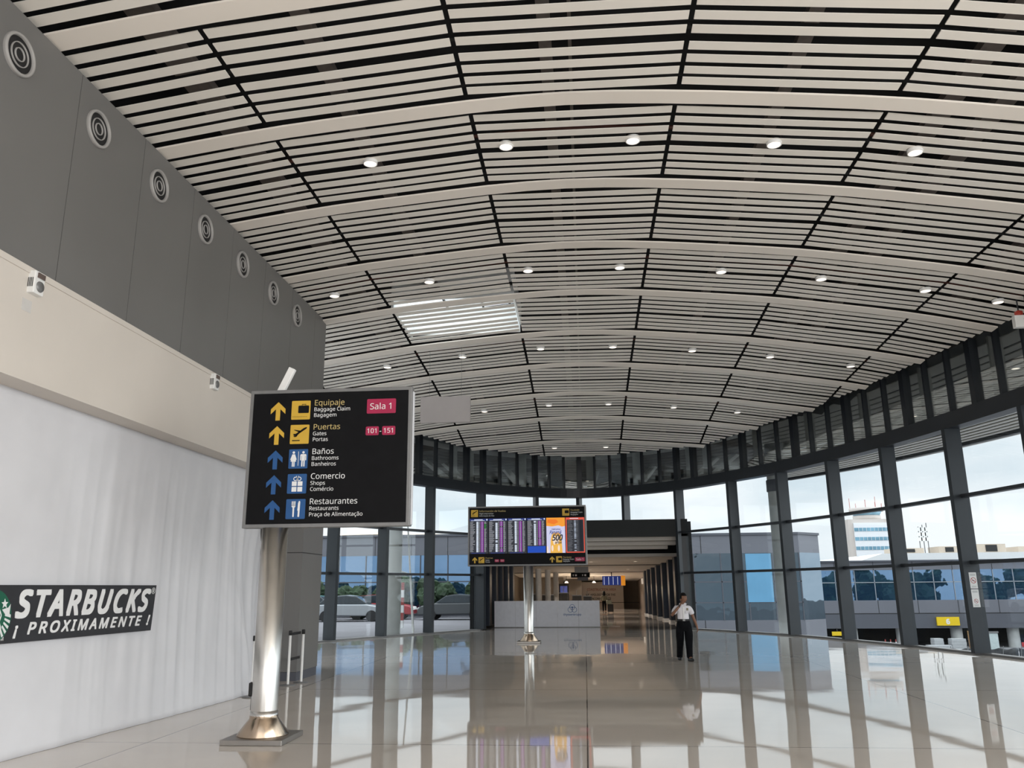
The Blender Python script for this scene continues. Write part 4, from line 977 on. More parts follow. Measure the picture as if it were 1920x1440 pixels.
# left: long terminal wing with mirror glass, planted forecourt and cars reflected in it
LY = 58
b = thing('terminal_wing', 'long grey terminal wing with a mirror glass band, seen through the left glass', 'building', (-16, LY, -.14))
MB().box(-34, -5.6, LY, LY + 4, 3.98, 5.28).build('fascia', FACADE, b); MB().box(-34, -5.5, LY - .1, LY + 4, 5.28, 5.42).build('parapet_cap', FACADED, b)
MB().box(-34, -5.6, LY + .05, LY + .3, .25, 3.98).build('glass_band', MIRROR, b); MB().box(-34, -5.6, LY, LY + 4, -.2, .25).build('plinth', FACADED, b)
mb = MB()
for k in range(15): mb.box(-33 + 1.95 * k, -32.94 + 1.95 * k, LY - .04, LY + .06, .25, 3.98)
mb.box(-34, -5.6, LY - .03, LY + .06, 2.12, 2.2)
mb.build('glazing_bars', FACADED, b)
mb = MB()
for k in range(14): mb.box(-33 + 2.6 * k if k < 11 else -33, -32.97 + 2.6 * k if k < 11 else -32.97, LY - .01, LY, 3.98, 5.28)
mb.build('panel_joints', DARK, b)
mb = MB(); mb.smooth = True
mb.grid([[(-26 + 22 * i / 40, LY + 5 + j * 3, 5.0 + 1.15 * math.sin(math.pi * min(1, (i / 40) * .9 + .1)) * (1 if j else .7)) for j in range(3)] for i in range(41)])
mb.build('arched_roof', mat('sand_roof', (.62, .50, .36), .6, var=.15, vscale=4), b)
def blob_tree(name, label, x, y, zb, h, r, seed, group, cat='tree'):
    rr = random.Random(seed)
    t = thing(name, label, cat, (x, y, zb), group)
    MB().tube((x, y, zb), (x, y, zb + h * .5), .05 * h, .03 * h, n=8).build('trunk', BARK, t)
    bm = bmesh.new()
    for k in range(9):
        c = Vector((x + rr.uniform(-r, r) * .7, y + rr.uniform(-r, r) * .7, zb + h * rr.uniform(.42, .86))); q = r * rr.uniform(.38, .6)
        g = bmesh.ops.create_icosphere(bm, subdivisions=3, radius=q)
        for v in g['verts']:
            p = v.co.copy(); v.co = p * (1 + .38 * noise.noise(p * 3.4 / max(.3, q) * .6 + Vector((k, seed, 0))) + .22 * noise.noise(p * 9 / max(.3, q) * .6)) + c - Vector((x, y, zb))
    me = bpy.data.meshes.new('crown'); bm.to_mesh(me); bm.free(); me.materials.append(LEAF); link('crown', me, t, None)
for k in range(9):
    blob_tree('tree', 'round green shrubby tree on the forecourt left, %s of the row' % ordn[k], -7.0 - 2.9 * k, 55.8, -.14, 2.0 + .3 * ((k * 7) % 3), 1.15, k + 3, 'forecourt trees')
def car(name, label, x, y, z, rz, body, group):
    t = thing(name, label, 'car', (x, y, z), group)
    c_, s_ = math.cos(rz), math.sin(rz)
    fn = lambda a, h, d: Vector((x + a * c_ - d * s_, y + a * s_ + d * c_, z + h))
    prof = [(-2.15, .35), (-2.2, .7), (-2.05, .95), (-1.35, 1.0), (1.05, .98), (1.95, .82), (2.2, .62), (2.18, .3)]
    MB().prism(prof, fn, -.86, .86).build('body', body, t, bevel=.06)
    MB().prism([(-1.9, .96), (-1.35, 1.42), (-.2, 1.5), (.45, 1.42), (1.15, .97)], fn, -.72, .72).build('cabin', mat('car_glass', (.03, .04, .05), .08, var=.1), t, bevel=.05)
    MB().prism([(-1.3, 1.43), (-.2, 1.52), (.4, 1.44), (-.2, 1.45)], fn, -.70, .70).build('roof', body, t)
    for a in (-1.35, 1.35):
        for d in (-.80, .80): MB().tube(fn(a, .32, d - .1), fn(a, .32, d + .1), .32, n=18).build('wheel', DARK, t)
    MB().prism([(2.12, .58), (2.2, .58), (2.15, .74), (2.05, .76)], fn, -.8, .8).build('head_lamp', WHITE, t)
cw = [mat('car_white', (.7, .7, .7), .25, var=.02), mat('car_silver', (.35, .37, .39), .25, .5, var=.02), mat('car_red', (.30, .015, .02), .25, var=.02), mat('car_grey', (.07, .075, .08), .25, var=.02), mat('car_teal', (.10, .22, .22), .25, var=.02)]
for k, (x, y, rz, c_, lab) in enumerate(((-22.6, 51.8, .1, 0, 'white car, leftmost on the forecourt'), (-17.7, 52.2, 3.0, 4, 'teal car behind the leftmost white car on the forecourt'), (-14.0, 49.6, .1, 1, 'silver car parked left of the round outside column'), (-12.9, 52.4, 0.05, 2, 'red car parked behind the leaning white pole'), (-8.0, 51.4, 3.1, 3, 'dark grey car, rightmost on the forecourt'), (-27.2, 51.8, .1, 1, 'silver car at the far left of the forecourt'))):
    car('car', lab, x, y, -.14, rz, cw[c_], 'cars on the forecourt')
t = thing('tower_reflection_post', 'red and white striped post standing in for a reflected tower beside the outside column', 'post', (-9.0, 41, -.14))  # post stands in for a striped tower reflected in the glass
for k in range(6): MB().box(-9.16, -8.94, 40.9, 41.1, -.14 + .36 * k, .22 + .36 * k).build('stripe', mat('stripe_red', (.32, .05, .045), .5, var=.05) if k % 2 else WHITE, t)

# right: corner block of the terminal, then the long pier behind it
b = thing('corner_block', 'grey chamfered terminal block with blue mirror glass outside the right glass', 'building', (12, 60, -3.85))
P0, P1, P2 = (5.2, 60), (15.0, 60), (16.8, 61.6)
for nm, z0, z1, m_ in (('lower_wall', -3.85, -.6, FACADE), ('glass_band', -.6, 3.95, MIRRORD), ('upper_wall', 3.95, 5.2, FACADE), ('parapet_cap', 5.2, 5.36, FACADED)):
    e = .08 if nm == 'parapet_cap' else 0
    pts = [P0, P1, P2, (16.8, 70), (5.2, 70)]
    MB().add([(x + (e if x > 15 else 0), y - (e if y < 62 else 0), z) for z in (z0, z1) for x, y in pts], [(0, 1, 2, 3, 4), (5, 6, 7, 8, 9)] + [(i, (i + 1) % 5, 5 + (i + 1) % 5, 5 + i) for i in range(5)]).build(nm, m_, b)
mb = MB()
for x in (7.6, 9.5, 11.3, 13.1, 14.9): mb.box(x, x + .07, 59.95, 60.02, -.6, 3.95)
mb.box(5.2, 15, 59.95, 60.02, 1.95, 2.03); mb.box(5.2, 15, 59.95, 60.02, .55, .62)
mb.build('glazing_bars', FACADED, b)
mb = MB()
for x in (8.2, 11.0, 13.6): mb.box(x, x + .04, 59.985, 60, 3.95, 5.2); mb.box(x, x + .04, 59.985, 60, -3.8, -.6)
mb.build('panel_joints', DARK, b)
MB().box(11.25, 13.0, 59.93, 60.0, .6, 3.9).build('blue_pane', mat('bright_blue_pane', (.13, .33, .52), .15, var=.1, vscale=.5), b)
TY = 80
b = thing('pier_building', 'long grey airport pier with a band of blue windows across the apron', 'building', (50, TY, -3.85))
MB().box(16, 120, TY + .1, TY + 14, .30, 3.0).build('window_band', MIRROR, b)
MB().box(16, 120, TY, TY + 14, 3.0, 3.75).build('parapet', FACADE, b); MB().box(16, 120, TY - .2, TY + 14, 3.75, 3.88).build('parapet_cap', FACADED, b)
MB().box(16, 120, TY - .3, TY + 14, -.82, .30).build('sill_panels', FACADE, b); MB().box(16, 120, TY - .32, TY + 14, -.88, -.82).build('shadow_joint', DARK, b); MB().box(16, 120, TY - .3, TY + 14, -2.15, -.88).build('lower_panels', FACADED, b)
MB().box(16, 120, TY + 9, TY + 9.2, -3.85, -2.1).build('undercroft_wall', DARK, b)
mb = MB()
for k in range(54): mb.box(16 + 1.75 * k, 16.06 + 1.75 * k, TY + .04, TY + .14, .3, 3.0)
mb.box(16, 120, TY + .04, TY + .14, 1.86, 1.93)
mb.build('glazing_bars', mat('bar_grey', (.30, .32, .35), .4, var=.05), b)
mb = MB()
for k in range(30): mb.box(16 + 3.5 * k, 16.04 + 3.5 * k, TY - .315, TY - .29, -.82, .3); mb.box(16 + 3.5 * k, 16.04 + 3.5 * k, TY - .015, TY, 3, 3.75)
mb.build('panel_joints', DARK, b)
for x in (24.2, 28.6, 33.4, 38.3, 43.2, 48): MB().lathe([(.5, -3.85), (.5, -2.1)], (x, TY + .6, 0), n=20).build('column', CONC, b)
b2 = thing('white_roof_hall', 'white roofed hall rising behind the grey pier', 'building', (60, TY + 16, -3.85))
MB().add([(27.5, TY + 12, 3.6), (31.6, TY + 12, 4.9), (130, TY + 12, 5.0), (130, TY + 12, 3.2), (27.5, TY + 40, 3.6), (31.6, TY + 40, 4.9), (130, TY + 40, 5.0), (130, TY + 40, 3.2), (27.5, TY + 12, -3.8), (130, TY + 12, -3.8), (27.5, TY + 40, -3.8), (130, TY + 40, -3.8)],
         [(0, 1, 2, 3), (4, 5, 6, 7), (0, 1, 5, 4), (1, 2, 6, 5), (0, 3, 9, 8), (2, 3, 7, 6), (4, 7, 11, 10), (3, 7, 11, 9), (0, 4, 10, 8)]).build('roof_shell', WHITE, b2)
MB().box(16, 31, TY + 13, TY + 30, 3, 4.1).build('lower_roof', mat('pale_green_roof', (.55, .60, .58), .6, var=.05), b2)
for k, (x, w_, h) in enumerate(((35.5, 3.2, .55), (39.8, 2.2, .7), (44.2, 3.0, .9), (49, 4, .6))):
    t = thing('rooftop_unit', 'tan rooftop plant box above the white roof, %s from the left' % ordn[k], 'rooftop unit', (x, TY + 16, 5.0), 'rooftop plant boxes')
    MB().box(x - w_ / 2, x + w_ / 2, TY + 15, TY + 18, 4.9, 5.0 + h).build('casing', mat('tan_casing', (.50, .42, .34), .7, var=.08), t); MB().box(x - w_ * .2, x + w_ * .2, TY + 14.95, TY + 15.01, 5.1, 4.9 + h).build('louvre', DARK, t)
for k, x in enumerate((37.55, 38.0, 38.45)):
    t = thing('antenna_mast', 'slim lattice antenna mast over the white roof, %s of three' % ordn[k], 'antenna', (x, TY + 17, 5.0), 'antenna masts')
    MB().tube((x, TY + 17, 4.9), (x, TY + 17, 8.0 + .2 * k), .05, n=6).build('mast', FRAME, t)
    for q in range(3): MB().box(x - .28, x + .28, TY + 16.9, TY + 17.0, 6.4 + .55 * q, 6.8 + .55 * q).build('panel_aerial', WHITE, t)
# control tower block
b = thing('control_tower', 'beige airport tower block with four window rows and a control cab on top', 'building', (46, 140, -4))
TB = mat('tower_beige', (.56, .50, .46), .7, var=.04, vscale=.3); TW = mat('tower_white', (.74, .74, .76), .6, var=.03); TG = mat('tower_window', (.16, .32, .42), .15, var=.25, vscale=.6)
MB().box(43.2, 51.1, 140, 147, -4, 12.1).build('block', TB, b); MB().box(44.0, 50.2, 139.8, 140, -4, 11.5).build('front_panel', TW, b)
for k in range(4):
    z = 10.15 - 1.5 * k
    MB().box(44.05, 49.9, 139.74, 139.82, z, z + .55).build('window_row', TG, b)
mb = MB()
for k in range(4):
    for q in range(9): mb.box(44.7 + .62 * q, 44.75 + .62 * q, 139.7, 139.76, 10.15 - 1.5 * k, 10.7 - 1.5 * k)
mb.build('window_bars', TW, b)
def octa(cx, cy, r, z0, z1, r1=None): 
    return MB().lathe([(0, z0), (r, z0), (r1 or r, z1), (0, z1)], (cx, cy, 0), n=10)
octa(47.6, 144, 2.3, 12.1, 12.9).build('cab_base', TB, b); octa(47.6, 144, 2.1, 12.9, 13.6, 2.55).build('cab_glazing', TG, b); octa(47.6, 144, 2.8, 13.6, 14.2).build('cab_roof', TB, b)
mb = MB()
for q in range(10): a_ = 2 * math.pi * q / 10; mb.tube((47.6 + 2.6 * math.cos(a_), 144 + 2.6 * math.sin(a_), 14.2), (47.6 + 2.6 * math.cos(a_), 144 + 2.6 * math.sin(a_), 14.9 + .5 * (q % 3)), .04, n=5)
mb.build('aerials', mat('aerial_red', (.45, .12, .10), .6, var=.1), b)
# apron clutter under the pier
t = thing('gate_sign', 'yellow gate number sign on the pier wall across the apron', 'sign', (32, TY - .45, -1.9))
MB().box(31.4, 33.35, TY - .5, TY - .325, -1.92, -1.18).build('sign_box', mat('gate_yellow', (.80, .55, .01), .5, var=.03), t); text('gate_number', '6', .55, WLET, t, flat(0, 0, TY - .5), 32.18, -1.77, .002, .01, .03)
t = thing('gate_sign', 'small yellow sign in the shade under the left end of the pier', 'sign', (22.6, TY + 1, -2.8)); MB().box(22.1, 23.2, TY - .6, TY - .5, -2.75, -2.4).build('sign_box', MATS['gate_yellow'], t); MB().beam((22.6, TY - .5, -2.45), (22.6, TY - .33, -2.1), .05, .05).build('hanger', DARK, t)
GB = mat('block_grey', (.42, .43, .44), .8, var=.08)
for k, (x, y, w_, h, lab) in enumerate(((29.9, 76, 1.9, .55, 'long low'), (31.7, 76.6, 1.2, 1.15, 'tall'), (31.5, 74.8, 2.0, .45, 'nearest low'), (30.2, 77, .8, 1.0, 'narrow'))):
    t = thing('block_stack', 'stack of grey blocks under the pier, the %s one' % lab, 'block stack', (x, y, -3.85), 'grey block stacks')
    for q in range(max(1, int(h / .25))): MB().box(x - w_ / 2 + .02 * (q % 2), x + w_ / 2 - .02 * (q % 2), y - .4, y + .4, -3.85 + .25 * q, -3.61 + .25 * q).build('block_course', GB, t)
WOOD = mat('pallet_wood', (.46, .27, .12), .8, var=.15)
for k in range(11):
    z = -3.85 + .145 * k
    t = thing('wooden_pallet', 'wooden pallet in the stack under the pier, %s from the ground' % ordn[k], 'pallet', (33.4, 76.5, z), 'stacked wooden pallets')
    for q in range(5): MB().box(32.8, 34.0, 76 + .23 * q, 76.14 + .23 * q, z + .115, z + .14).build('top_board', WOOD, t)
    for q in range(3): MB().box(32.82 + .5 * q, 32.98 + .5 * q, 76, 77, z, z + .115).build('bearer', WOOD, t)
t = thing('glass_crate', 'pale upright crate beside the wooden pallets', 'crate', (34.5, 76.4, -3.85)); MB().box(34.15, 34.9, 76.1, 76.8, -3.85, -2.3).build('crate_body', mat('pale_crate', (.50, .58, .58), .5, var=.08), t); MB().box(34.1, 34.95, 76.05, 76.1, -2.4, -2.25).build('top_rail', FRAME, t)
RED = mat('lift_red', (.50, .03, .03), .5, var=.05)
t = thing('red_lift', 'red wheeled work lift standing on the apron', 'lift', (37.3, 74.6, -3.85))
MB().box(36.3, 38.1, 74.2, 75.2, -3.45, -3.1).build('chassis', RED, t)
for x in (36.6, 37.8): MB().tube((x, 74.1, -3.6), (x, 74.3, -3.6), .25, n=14).build('wheel', DARK, t)
MB().beam((36.4, 74.7, -3.1), (37.6, 74.7, -2.5), .2, .2).build('arm', RED, t); MB().beam((37.6, 74.7, -2.5), (36.6, 74.7, -2.35), .2, .16).build('arm', RED, t)
mb = MB()
for x in (38.2, 38.75):
    mb.beam((x, 74.3, -3.3), (x, 74.3, -2.3), .06, .06); mb.beam((x, 75, -3.3), (x, 75, -2.3), .06, .06)
for z in (-3.3, -2.8, -2.3): mb.beam((38.2, 74.3, z), (38.75, 74.3, z), .06, .06); mb.beam((38.2, 75, z), (38.75, 75, z), .06, .06)
mb.build('basket', RED, t)
t = thing('painted_wall', 'pale wall painted with a yellow map shape at the end of the pier', 'wall panel', (42, 76, -3.85))
MB().box(38.9, 48, 76, 76.3, -3.85, -1.75).build('wall_sheet', mat('pale_corrugated', (.50, .54, .54), .6, var=.08, vscale=6), t)
MB().prism([(39.3, -2.2), (40.2, -2.35), (41.2, -2.15), (43, -2.3), (43, -2.8), (41.8, -2.75), (40.8, -3.0), (39.9, -2.95), (39.4, -2.7)], lambda x, z, d: Vector((x, 76 - d, z)), .0, .02).build('yellow_shape', mat('map_yellow', (.72, .55, .10), .6, var=.08), t)
for k in range(6):
    x = 26.6 + 2.5 * k
    t = thing('mesh_barrier', 'black fabric barrier panel on the apron edge, %s from the left' % ordn[k], 'barrier', (x, 66, -3.85), 'black fabric barriers')
    mb = MB(); mb.smooth = True
    mb.grid([[(x + 2.44 * i / 16, 66 + .10 * noise.noise(Vector((x + i * .5, j * .9, 0))), -3.7 + .75 * j / 6 + .05 * math.sin(i * .9 + k) * (j == 6)) for j in range(7)] for i in range(17)])
    o = mb.build('fabric', mat('black_fabric', (.045, .047, .05), .9, var=.3), t); sm_ = o.modifiers.new('t', 'SOLIDIFY'); sm_.thickness = .01
    for q in (0, 1.22): MB().tube((x + q, 65.9, -3.85), (x + q + .15, 65.85, -2.75), .025, n=6).build('rail_post', FRAME, t)
for k in range(4):
    t = thing('traffic_post', 'slim red and white post under the pier, %s from the left' % ordn[k], 'post', (26.2 + .45 * k, 78, -3.85), 'slim traffic posts')
    MB().tube((26.2 + .45 * k, 78, -3.85), (26.2 + .45 * k, 78, -3.0), .05, n=8).build('post', mat('stripe_red', (.32, .05, .045), .5), t); MB().tube((26.2 + .45 * k, 78, -3.4), (26.2 + .45 * k, 78, -3.2), .055, n=8).build('white_band', WHITE, t)
for k in range(7):
    blob_tree('tree', 'dark green tree beyond the apron at the far right, %s of its row' % ordn[k], 33 + 6.6 * k, 40 + 2 * (k % 2), -3.85, 6.6 + .9 * ((k * 5) % 3), 2.6, k + 30, 'trees right of the apron')

# ------------------------------------------------------------------ people
SKIN = mat('tan_skin', (.20, .095, .055), .5, var=.06, vscale=20); HAIR = mat('black_hair', (.006, .005, .005), .6, spec=.15, var=.2)
SHIRT = mat('white_shirt', (.74, .73, .77), .7, var=.04, vscale=6, bump=.25, bscale=14); TROUS = mat('black_trousers', (.004, .0045, .006), .8, spec=.1, var=.2, vscale=8, bump=.3, bscale=12)
def skinned(nodes, edges, sub=2):
    me = bpy.data.meshes.new('s'); me.from_pydata([n[:3] for n in nodes], edges, []); o = bpy.data.objects.new('s', me); COL.objects.link(o)
    o.modifiers.new('k', 'SKIN'); sb = o.modifiers.new('u', 'SUBSURF'); sb.levels = sub; sb.render_levels = sub
    for i, n in enumerate(nodes):
        sv = me.skin_vertices[0].data[i]; rr = n[3]; sv.radius = rr if isinstance(rr, tuple) else (rr, rr); sv.use_root = (i == 0)
    out = bpy.data.meshes.new_from_object(o.evaluated_get(bpy.context.evaluated_depsgraph_get()))
    bpy.data.objects.remove(o); bpy.data.meshes.remove(me)
    return out
def chain(nodes, edges, start, pts):
    k = start
    for p in pts: nodes.append(p); edges.append((k, len(nodes) - 1)); k = len(nodes) - 1
    return k
def put(name, me, m, parent, loc, extra=None):
    bm = bmesh.new(); bm.from_mesh(me)
    if extra:
        for vs, fs in extra:
            b = [bm.verts.new(v) for v in vs]
            for f in fs: bm.faces.new([b[i] for i in f])
    for f in bm.faces: f.smooth = True
    bm.normal_update(); bm.to_mesh(me); bm.free(); me.materials.clear(); me.materials.append(m)
    return link(name, me, parent, None)
def ball(c, r, n=20, k=14, fn=None, lo=0, hi=180):
    vs, fs = [], []
    for i in range(k + 1):
        p = R(lo + (hi - lo) * i / k)
        for j in range(n):
            t = 2 * math.pi * j / n; d = Vector((math.sin(p) * math.cos(t), math.sin(p) * math.sin(t), math.cos(p)))
            q = Vector((d.x * r[0], d.y * r[1], d.z * r[2]))
            if fn: q = fn(d, q)
            vs.append(Vector(c) + q)
    for i in range(k):
        for j in range(n): fs.append((i * n + j, i * n + (j + 1) % n, (i + 1) * n + (j + 1) % n, (i + 1) * n + j))
    return vs, fs
def head_shape(d, q):                            # face looks towards -y before turning
    f = -d.y
    if d.z < -.2: k = 1 + .32 * (d.z + .2); q.x *= k; q.y *= 1 + .12 * (d.z + .2)
    if f > .55:
        if abs(d.x) < .16 and -.38 < d.z < .12: q.y -= .032 * (1 - abs(d.x) / .16) * (.35 + .65 * max(0, (.12 - d.z) / .5))     # nose
        if .1 < abs(d.x) < .45 and .02 < d.z < .24: q.y += .010                                                             # eye hollows
        if .24 <= d.z < .36: q.y -= .004                                                                                    # brow
        if abs(d.x) < .28 and -.62 < d.z < -.45: q.y -= .006                                                                # lips
    if d.z < -.8 and f > .1: q.y -= .012                                                                                    # chin
    return q
def turn(vs, c, a, tilt=0):
    c = Vector(c); M = Matrix.Rotation(a, 3, 'Z') @ Matrix.Rotation(tilt, 3, 'X')
    return [c + M @ (Vector(v) - c) for v in vs]
def hand(nodes, edges, wrist, palm_dir, side, thumb_dir, curl, w=.8):
    """palm and five separate fingers grown from the wrist node"""
    P = Vector(nodes[wrist][:3]); d = Vector(palm_dir).normalized(); s_ = Vector(side).normalized(); cu = Vector(curl).normalized()
    nodes.append((*(P + d * .05 * w), (.030 * w, .018 * w))); edges.append((wrist, len(nodes) - 1)); pm = len(nodes) - 1
    for k, (o, L) in enumerate(((-.027, .066), (-.009, .076), (.009, .071), (.026, .056))):
        b = P + d * .085 * w + s_ * o * w
        nodes.append((*b, .0095 * w)); edges.append((pm, len(nodes) - 1)); i = len(nodes) - 1
        chain(nodes, edges, i, [(*(b + d * L * .5 * w + cu * L * .12 * w), .0085 * w), (*(b + d * L * .8 * w + cu * L * .45 * w), .0078 * w), (*(b + d * L * .92 * w + cu * L * .75 * w), .007 * w)])
    t = Vector(thumb_dir).normalized(); b = P + d * .035 * w + t * .024 * w
    nodes.append((*b, .011 * w)); edges.append((pm, len(nodes) - 1))
    chain(nodes, edges, len(nodes) - 1, [(*(b + (t * .5 + d * .75) * .03 * w), .0098 * w), (*(b + (t * .4 + d * .85) * .055 * w + cu * .012 * w), .0085 * w)])

# security guard walking towards us, right hand raised to the chin
GX, GYY = 2.335, 20.85
man = thing('person', 'man in white short-sleeved uniform shirt and black trousers, hand raised to his chin', 'person', (GX, GYY, 0))
N, E_ = [], []
N.append((0, 0, .86, (.12, .085)))
up_ = chain(N, E_, 0, [(0, .0, .98, (.115, .08)), (.003, .005, 1.12, (.13, .085)), (.008, .01, 1.225, (.125, .08))]); ch = up_
nk = chain(N, E_, up_, [(.012, .008, 1.30, .052), (.018, -.004, 1.38, .048)])
ra = chain(N, E_, ch, [(-.145, .01, 1.225, .052), (-.225, -.06, 1.125, .045), (-.285, -.115, 1.055, .040), (-.185, -.16, 1.175, .036), (-.082, -.158, 1.288, .026)])
hand(N, E_, ra, (.62, .10, .78), (.45, -.75, -.4), (-.35, .6, .5), (.75, .6, -.1))
la = chain(N, E_, ch, [(.16, .01, 1.225, .052), (.205, .02, 1.11, .045), (.245, .025, .985, .040), (.285, .0, .88, .035), (.312, -.03, .79, .026)])
hand(N, E_, la, (.18, -.12, -1), (.1, -1, .1), (-.5, -.8, -.3), (-.8, -.35, -.2))
for sx, pts in ((-1, [(-.085, .0, .80, .088), (-.092, .06, .46, .06), (-.10, .33, .10, .045), (-.105, .26, .05, .04)]), (1, [(.085, -.01, .80, .088), (.088, -.05, .46, .06), (.10, .0, .10, .045), (.125, -.11, .045, .04)])):
    chain(N, E_, 0, pts)
hc = (.022, -.012, 1.455); ANG = R(46)
hv, hf = ball(hc, (.076, .094, .122), 32, 24, head_shape); hv = turn(hv, hc, ANG, R(4))
ears = []
for sg in (-1, 1):
    ev, ef = ball((hc[0] + sg * .073, hc[1] + .012, hc[2] - .005), (.012, .022, .032), 10, 8); ears.append((turn(ev, hc, ANG), ef))
body = put('body', skinned(N, E_), SKIN, man, None, [(hv, hf)] + ears)
def hair_fn(d, q):
    return q
hvs, hfs = ball((hc[0], hc[1], hc[2] + .004), (.086, .104, .132), 32, 16, None, 0, 104)
hvs2 = []
for v in hvs:
    w_ = Vector(v) - Vector(hc); f = -w_.y / .1
    if f > .1 and w_.z < .062: w_ = w_ * .83            # the brow stays free
    elif w_.z < -.015 and f > -.5: w_ = w_ * .88
    hvs2.append(Vector(hc) + w_)
me = bpy.data.meshes.new('hair'); me.from_pydata(turn(hvs2, hc, ANG, R(4)), [], hfs); put('hair', me, HAIR, man, None)
bits = []
def on_face(d, rad):
    d = Vector(d).normalized(); q = head_shape(d, Vector((d.x * .076, d.y * .094, d.z * .122)))
    ev, ef = ball(Vector(hc) + q * 1.0, rad, 12, 8); return turn(ev, hc, ANG, R(4)), ef
for sg in (-1, 1):
    bits += [on_face((sg * .34, -.93, .13), (.013, .006, .006)), on_face((sg * .36, -.86, .34), (.020, .006, .0045))]
bits.append(on_face((0, -.85, -.54), (.024, .007, .0045)))
mb = MB(); mb.smooth = True
for ev, ef in bits: mb.add([v + Vector((GX, GYY, 0)) for v in ev], ef)
mb.build('face_features', mat('dark_features', (.035, .016, .012), .5, var=.1), man)
# shirt with sleeves
N, E_ = [(0, .0, .91, (.157, .113))], []
k = chain(N, E_, 0, [(0, 0, 1.0, (.148, .105)), (.003, .003, 1.12, (.158, .108)), (.008, .008, 1.225, (.145, .098))])
chain(N, E_, k, [(.012, .006, 1.285, (.072, .066)), (.013, .004, 1.315, (.062, .058))])
chain(N, E_, k, [(-.15, .01, 1.228, .074), (-.215, -.045, 1.14, .072), (-.245, -.075, 1.10, .074)])
chain(N, E_, k, [(.165, .01, 1.228, .074), (.202, .018, 1.125, .070), (.22, .022, 1.065, .072)])
put('shirt', skinned(N, E_), SHIRT, man, None)
N, E_ = [(0, .0, .88, (.162, .118))], []
chain(N, E_, 0, [(0, 0, .935, (.160, .116)), (0, 0, .955, (.158, .114)), (0, 0, .965, (.156, .112))])
chain(N, E_, 0, [(-.088, .0, .76, .118), (-.100, .03, .60, .112), (-.098, .06, .45, .094), (-.10, .20, .26, .082), (-.102, .32, .09, .078), (-.102, .335, .06, .076)])
chain(N, E_, 0, [(.088, -.01, .76, .118), (.105, -.035, .60, .114), (.096, -.05, .45, .096), (.10, -.03, .26, .082), (.103, -.005, .09, .078), (.104, -.005, .06, .076)])
put('trousers', skinned(N, E_), TROUS, man, None)
def W_(p): return (GX + p[0], GYY + p[1], p[2])
mb = MB(); mb.lathe([(.152, .925), (.155, .93), (.155, .965), (.150, .97)], W_((0, 0, 0)), n=28)
mb.v = [(x, GYY + (y - GYY) * .74, z) for x, y, z in mb.v]; o = mb.build('belt', DARK, man)
mb = MB().box(GX - .03, GX + .03, GYY - .120, GYY - .108, .925, .97); mb.build('belt_buckle', FRAME, man)
for sg in (-1, 1):
    MB().beam(W_((sg * .075, .0, 1.30)), W_((sg * .165, .005, 1.292)), .06, .012).build('epaulette', DARK, man)
    MB().box(GX + sg * .13 - .03, GX + sg * .13 + .03, GYY - .02 - .07, GYY - .02 - .063, .66, .80).build('cargo_pocket', TROUS, man)
MB().box(GX + .075, GX + .115, GYY - .118, GYY - .105, 1.17, 1.225).build('badge', mat('brass_badge', (.10, .085, .05), .35, .6, var=.2), man)
MB().box(GX + .05, GX + .11, GYY - .118, GYY - .106, 1.10, 1.155).build('chest_pocket', SHIRT, man)
MB().beam(W_((-.262, -.05, 1.17)), W_((-.252, -.055, 1.12)), .05, .03).build('sleeve_patch', DARK, man)
for sg in (-1, 1):
    MB().beam(W_((sg * .012, -.075, 1.275)), W_((sg * .075, -.045, 1.335)), .055, .012, (0, -1, .6)).build('collar', SHIRT, man)
MB().box(GX - .012, GX + .016, GYY - .112, GYY - .106, .98, 1.25).build('button_placket', WHITE, man)
MB().lathe([(.034, -.014), (.034, .014)], (GX - .098, GYY - .158, 1.272), 'x', 14).build('wrist_watch', DARK, man)
N, E_ = [(0, 0, 1.04, .008)], []
def shoe(x, y, yaw_, pitch_):
    vs, fs = ball((0, 0, 0), (.048, .145, .05), 18, 12, lambda d, q: Vector((q.x * (1 - .25 * max(0, -d.y)), q.y, max(-.035, q.z * (1 + .5 * max(0, d.y))))))
    M = Matrix.Translation((x, y, .036)) @ Matrix.Rotation(yaw_, 4, 'Z') @ Matrix.Rotation(pitch_, 4, 'X')
    me = bpy.data.meshes.new('shoe'); me.from_pydata([M @ v for v in vs], [], fs); put('shoe', me, mat('black_leather', (.008, .008, .009), .5, var=.2), man, None)
shoe(-.105, .265, .1, 0); shoe(.118, -.075, R(22), 0)

# woman walking away with a suitcase, deep in the corridor
VX_, VY_ = 1.24, 58.0; zf = 0.0
wom = thing('person', 'woman seen from behind in an olive jacket, walking away down the corridor', 'person', (VX_, VY_, 0))
N, E_ = [(0, 0, .78, (.12, .09))], []
k = chain(N, E_, 0, [(0, 0, .92, (.10, .075)), (0, 0, 1.10, (.12, .08))]); chain(N, E_, k, [(0, 0, 1.19, .045), (0, 0, 1.25, .042)])
ra = chain(N, E_, k, [(-.145, 0, 1.10, .045), (-.18, .02, .93, .036), (-.17, .07, .78, .026)]); hand(N, E_, ra, (.05, .3, -1), (0, 1, .1), (.4, .6, 0), (.7, .2, -.2))
la = chain(N, E_, k, [(.145, 0, 1.10, .045), (.20, -.02, .93, .036), (.27, -.06, .82, .026)]); hand(N, E_, la, (.4, -.5, -.8), (.6, .3, .2), (-.3, -.4, -.5), (-.5, .5, -.2))
chain(N, E_, 0, [(-.07, 0, .70, .08), (-.075, .08, .40, .055), (-.075, .10, .08, .038), (-.075, .2, .04, .035)]); chain(N, E_, 0, [(.07, 0, .70, .08), (.07, -.03, .40, .055), (.07, -.16, .10, .038), (.07, -.06, .05, .035)])
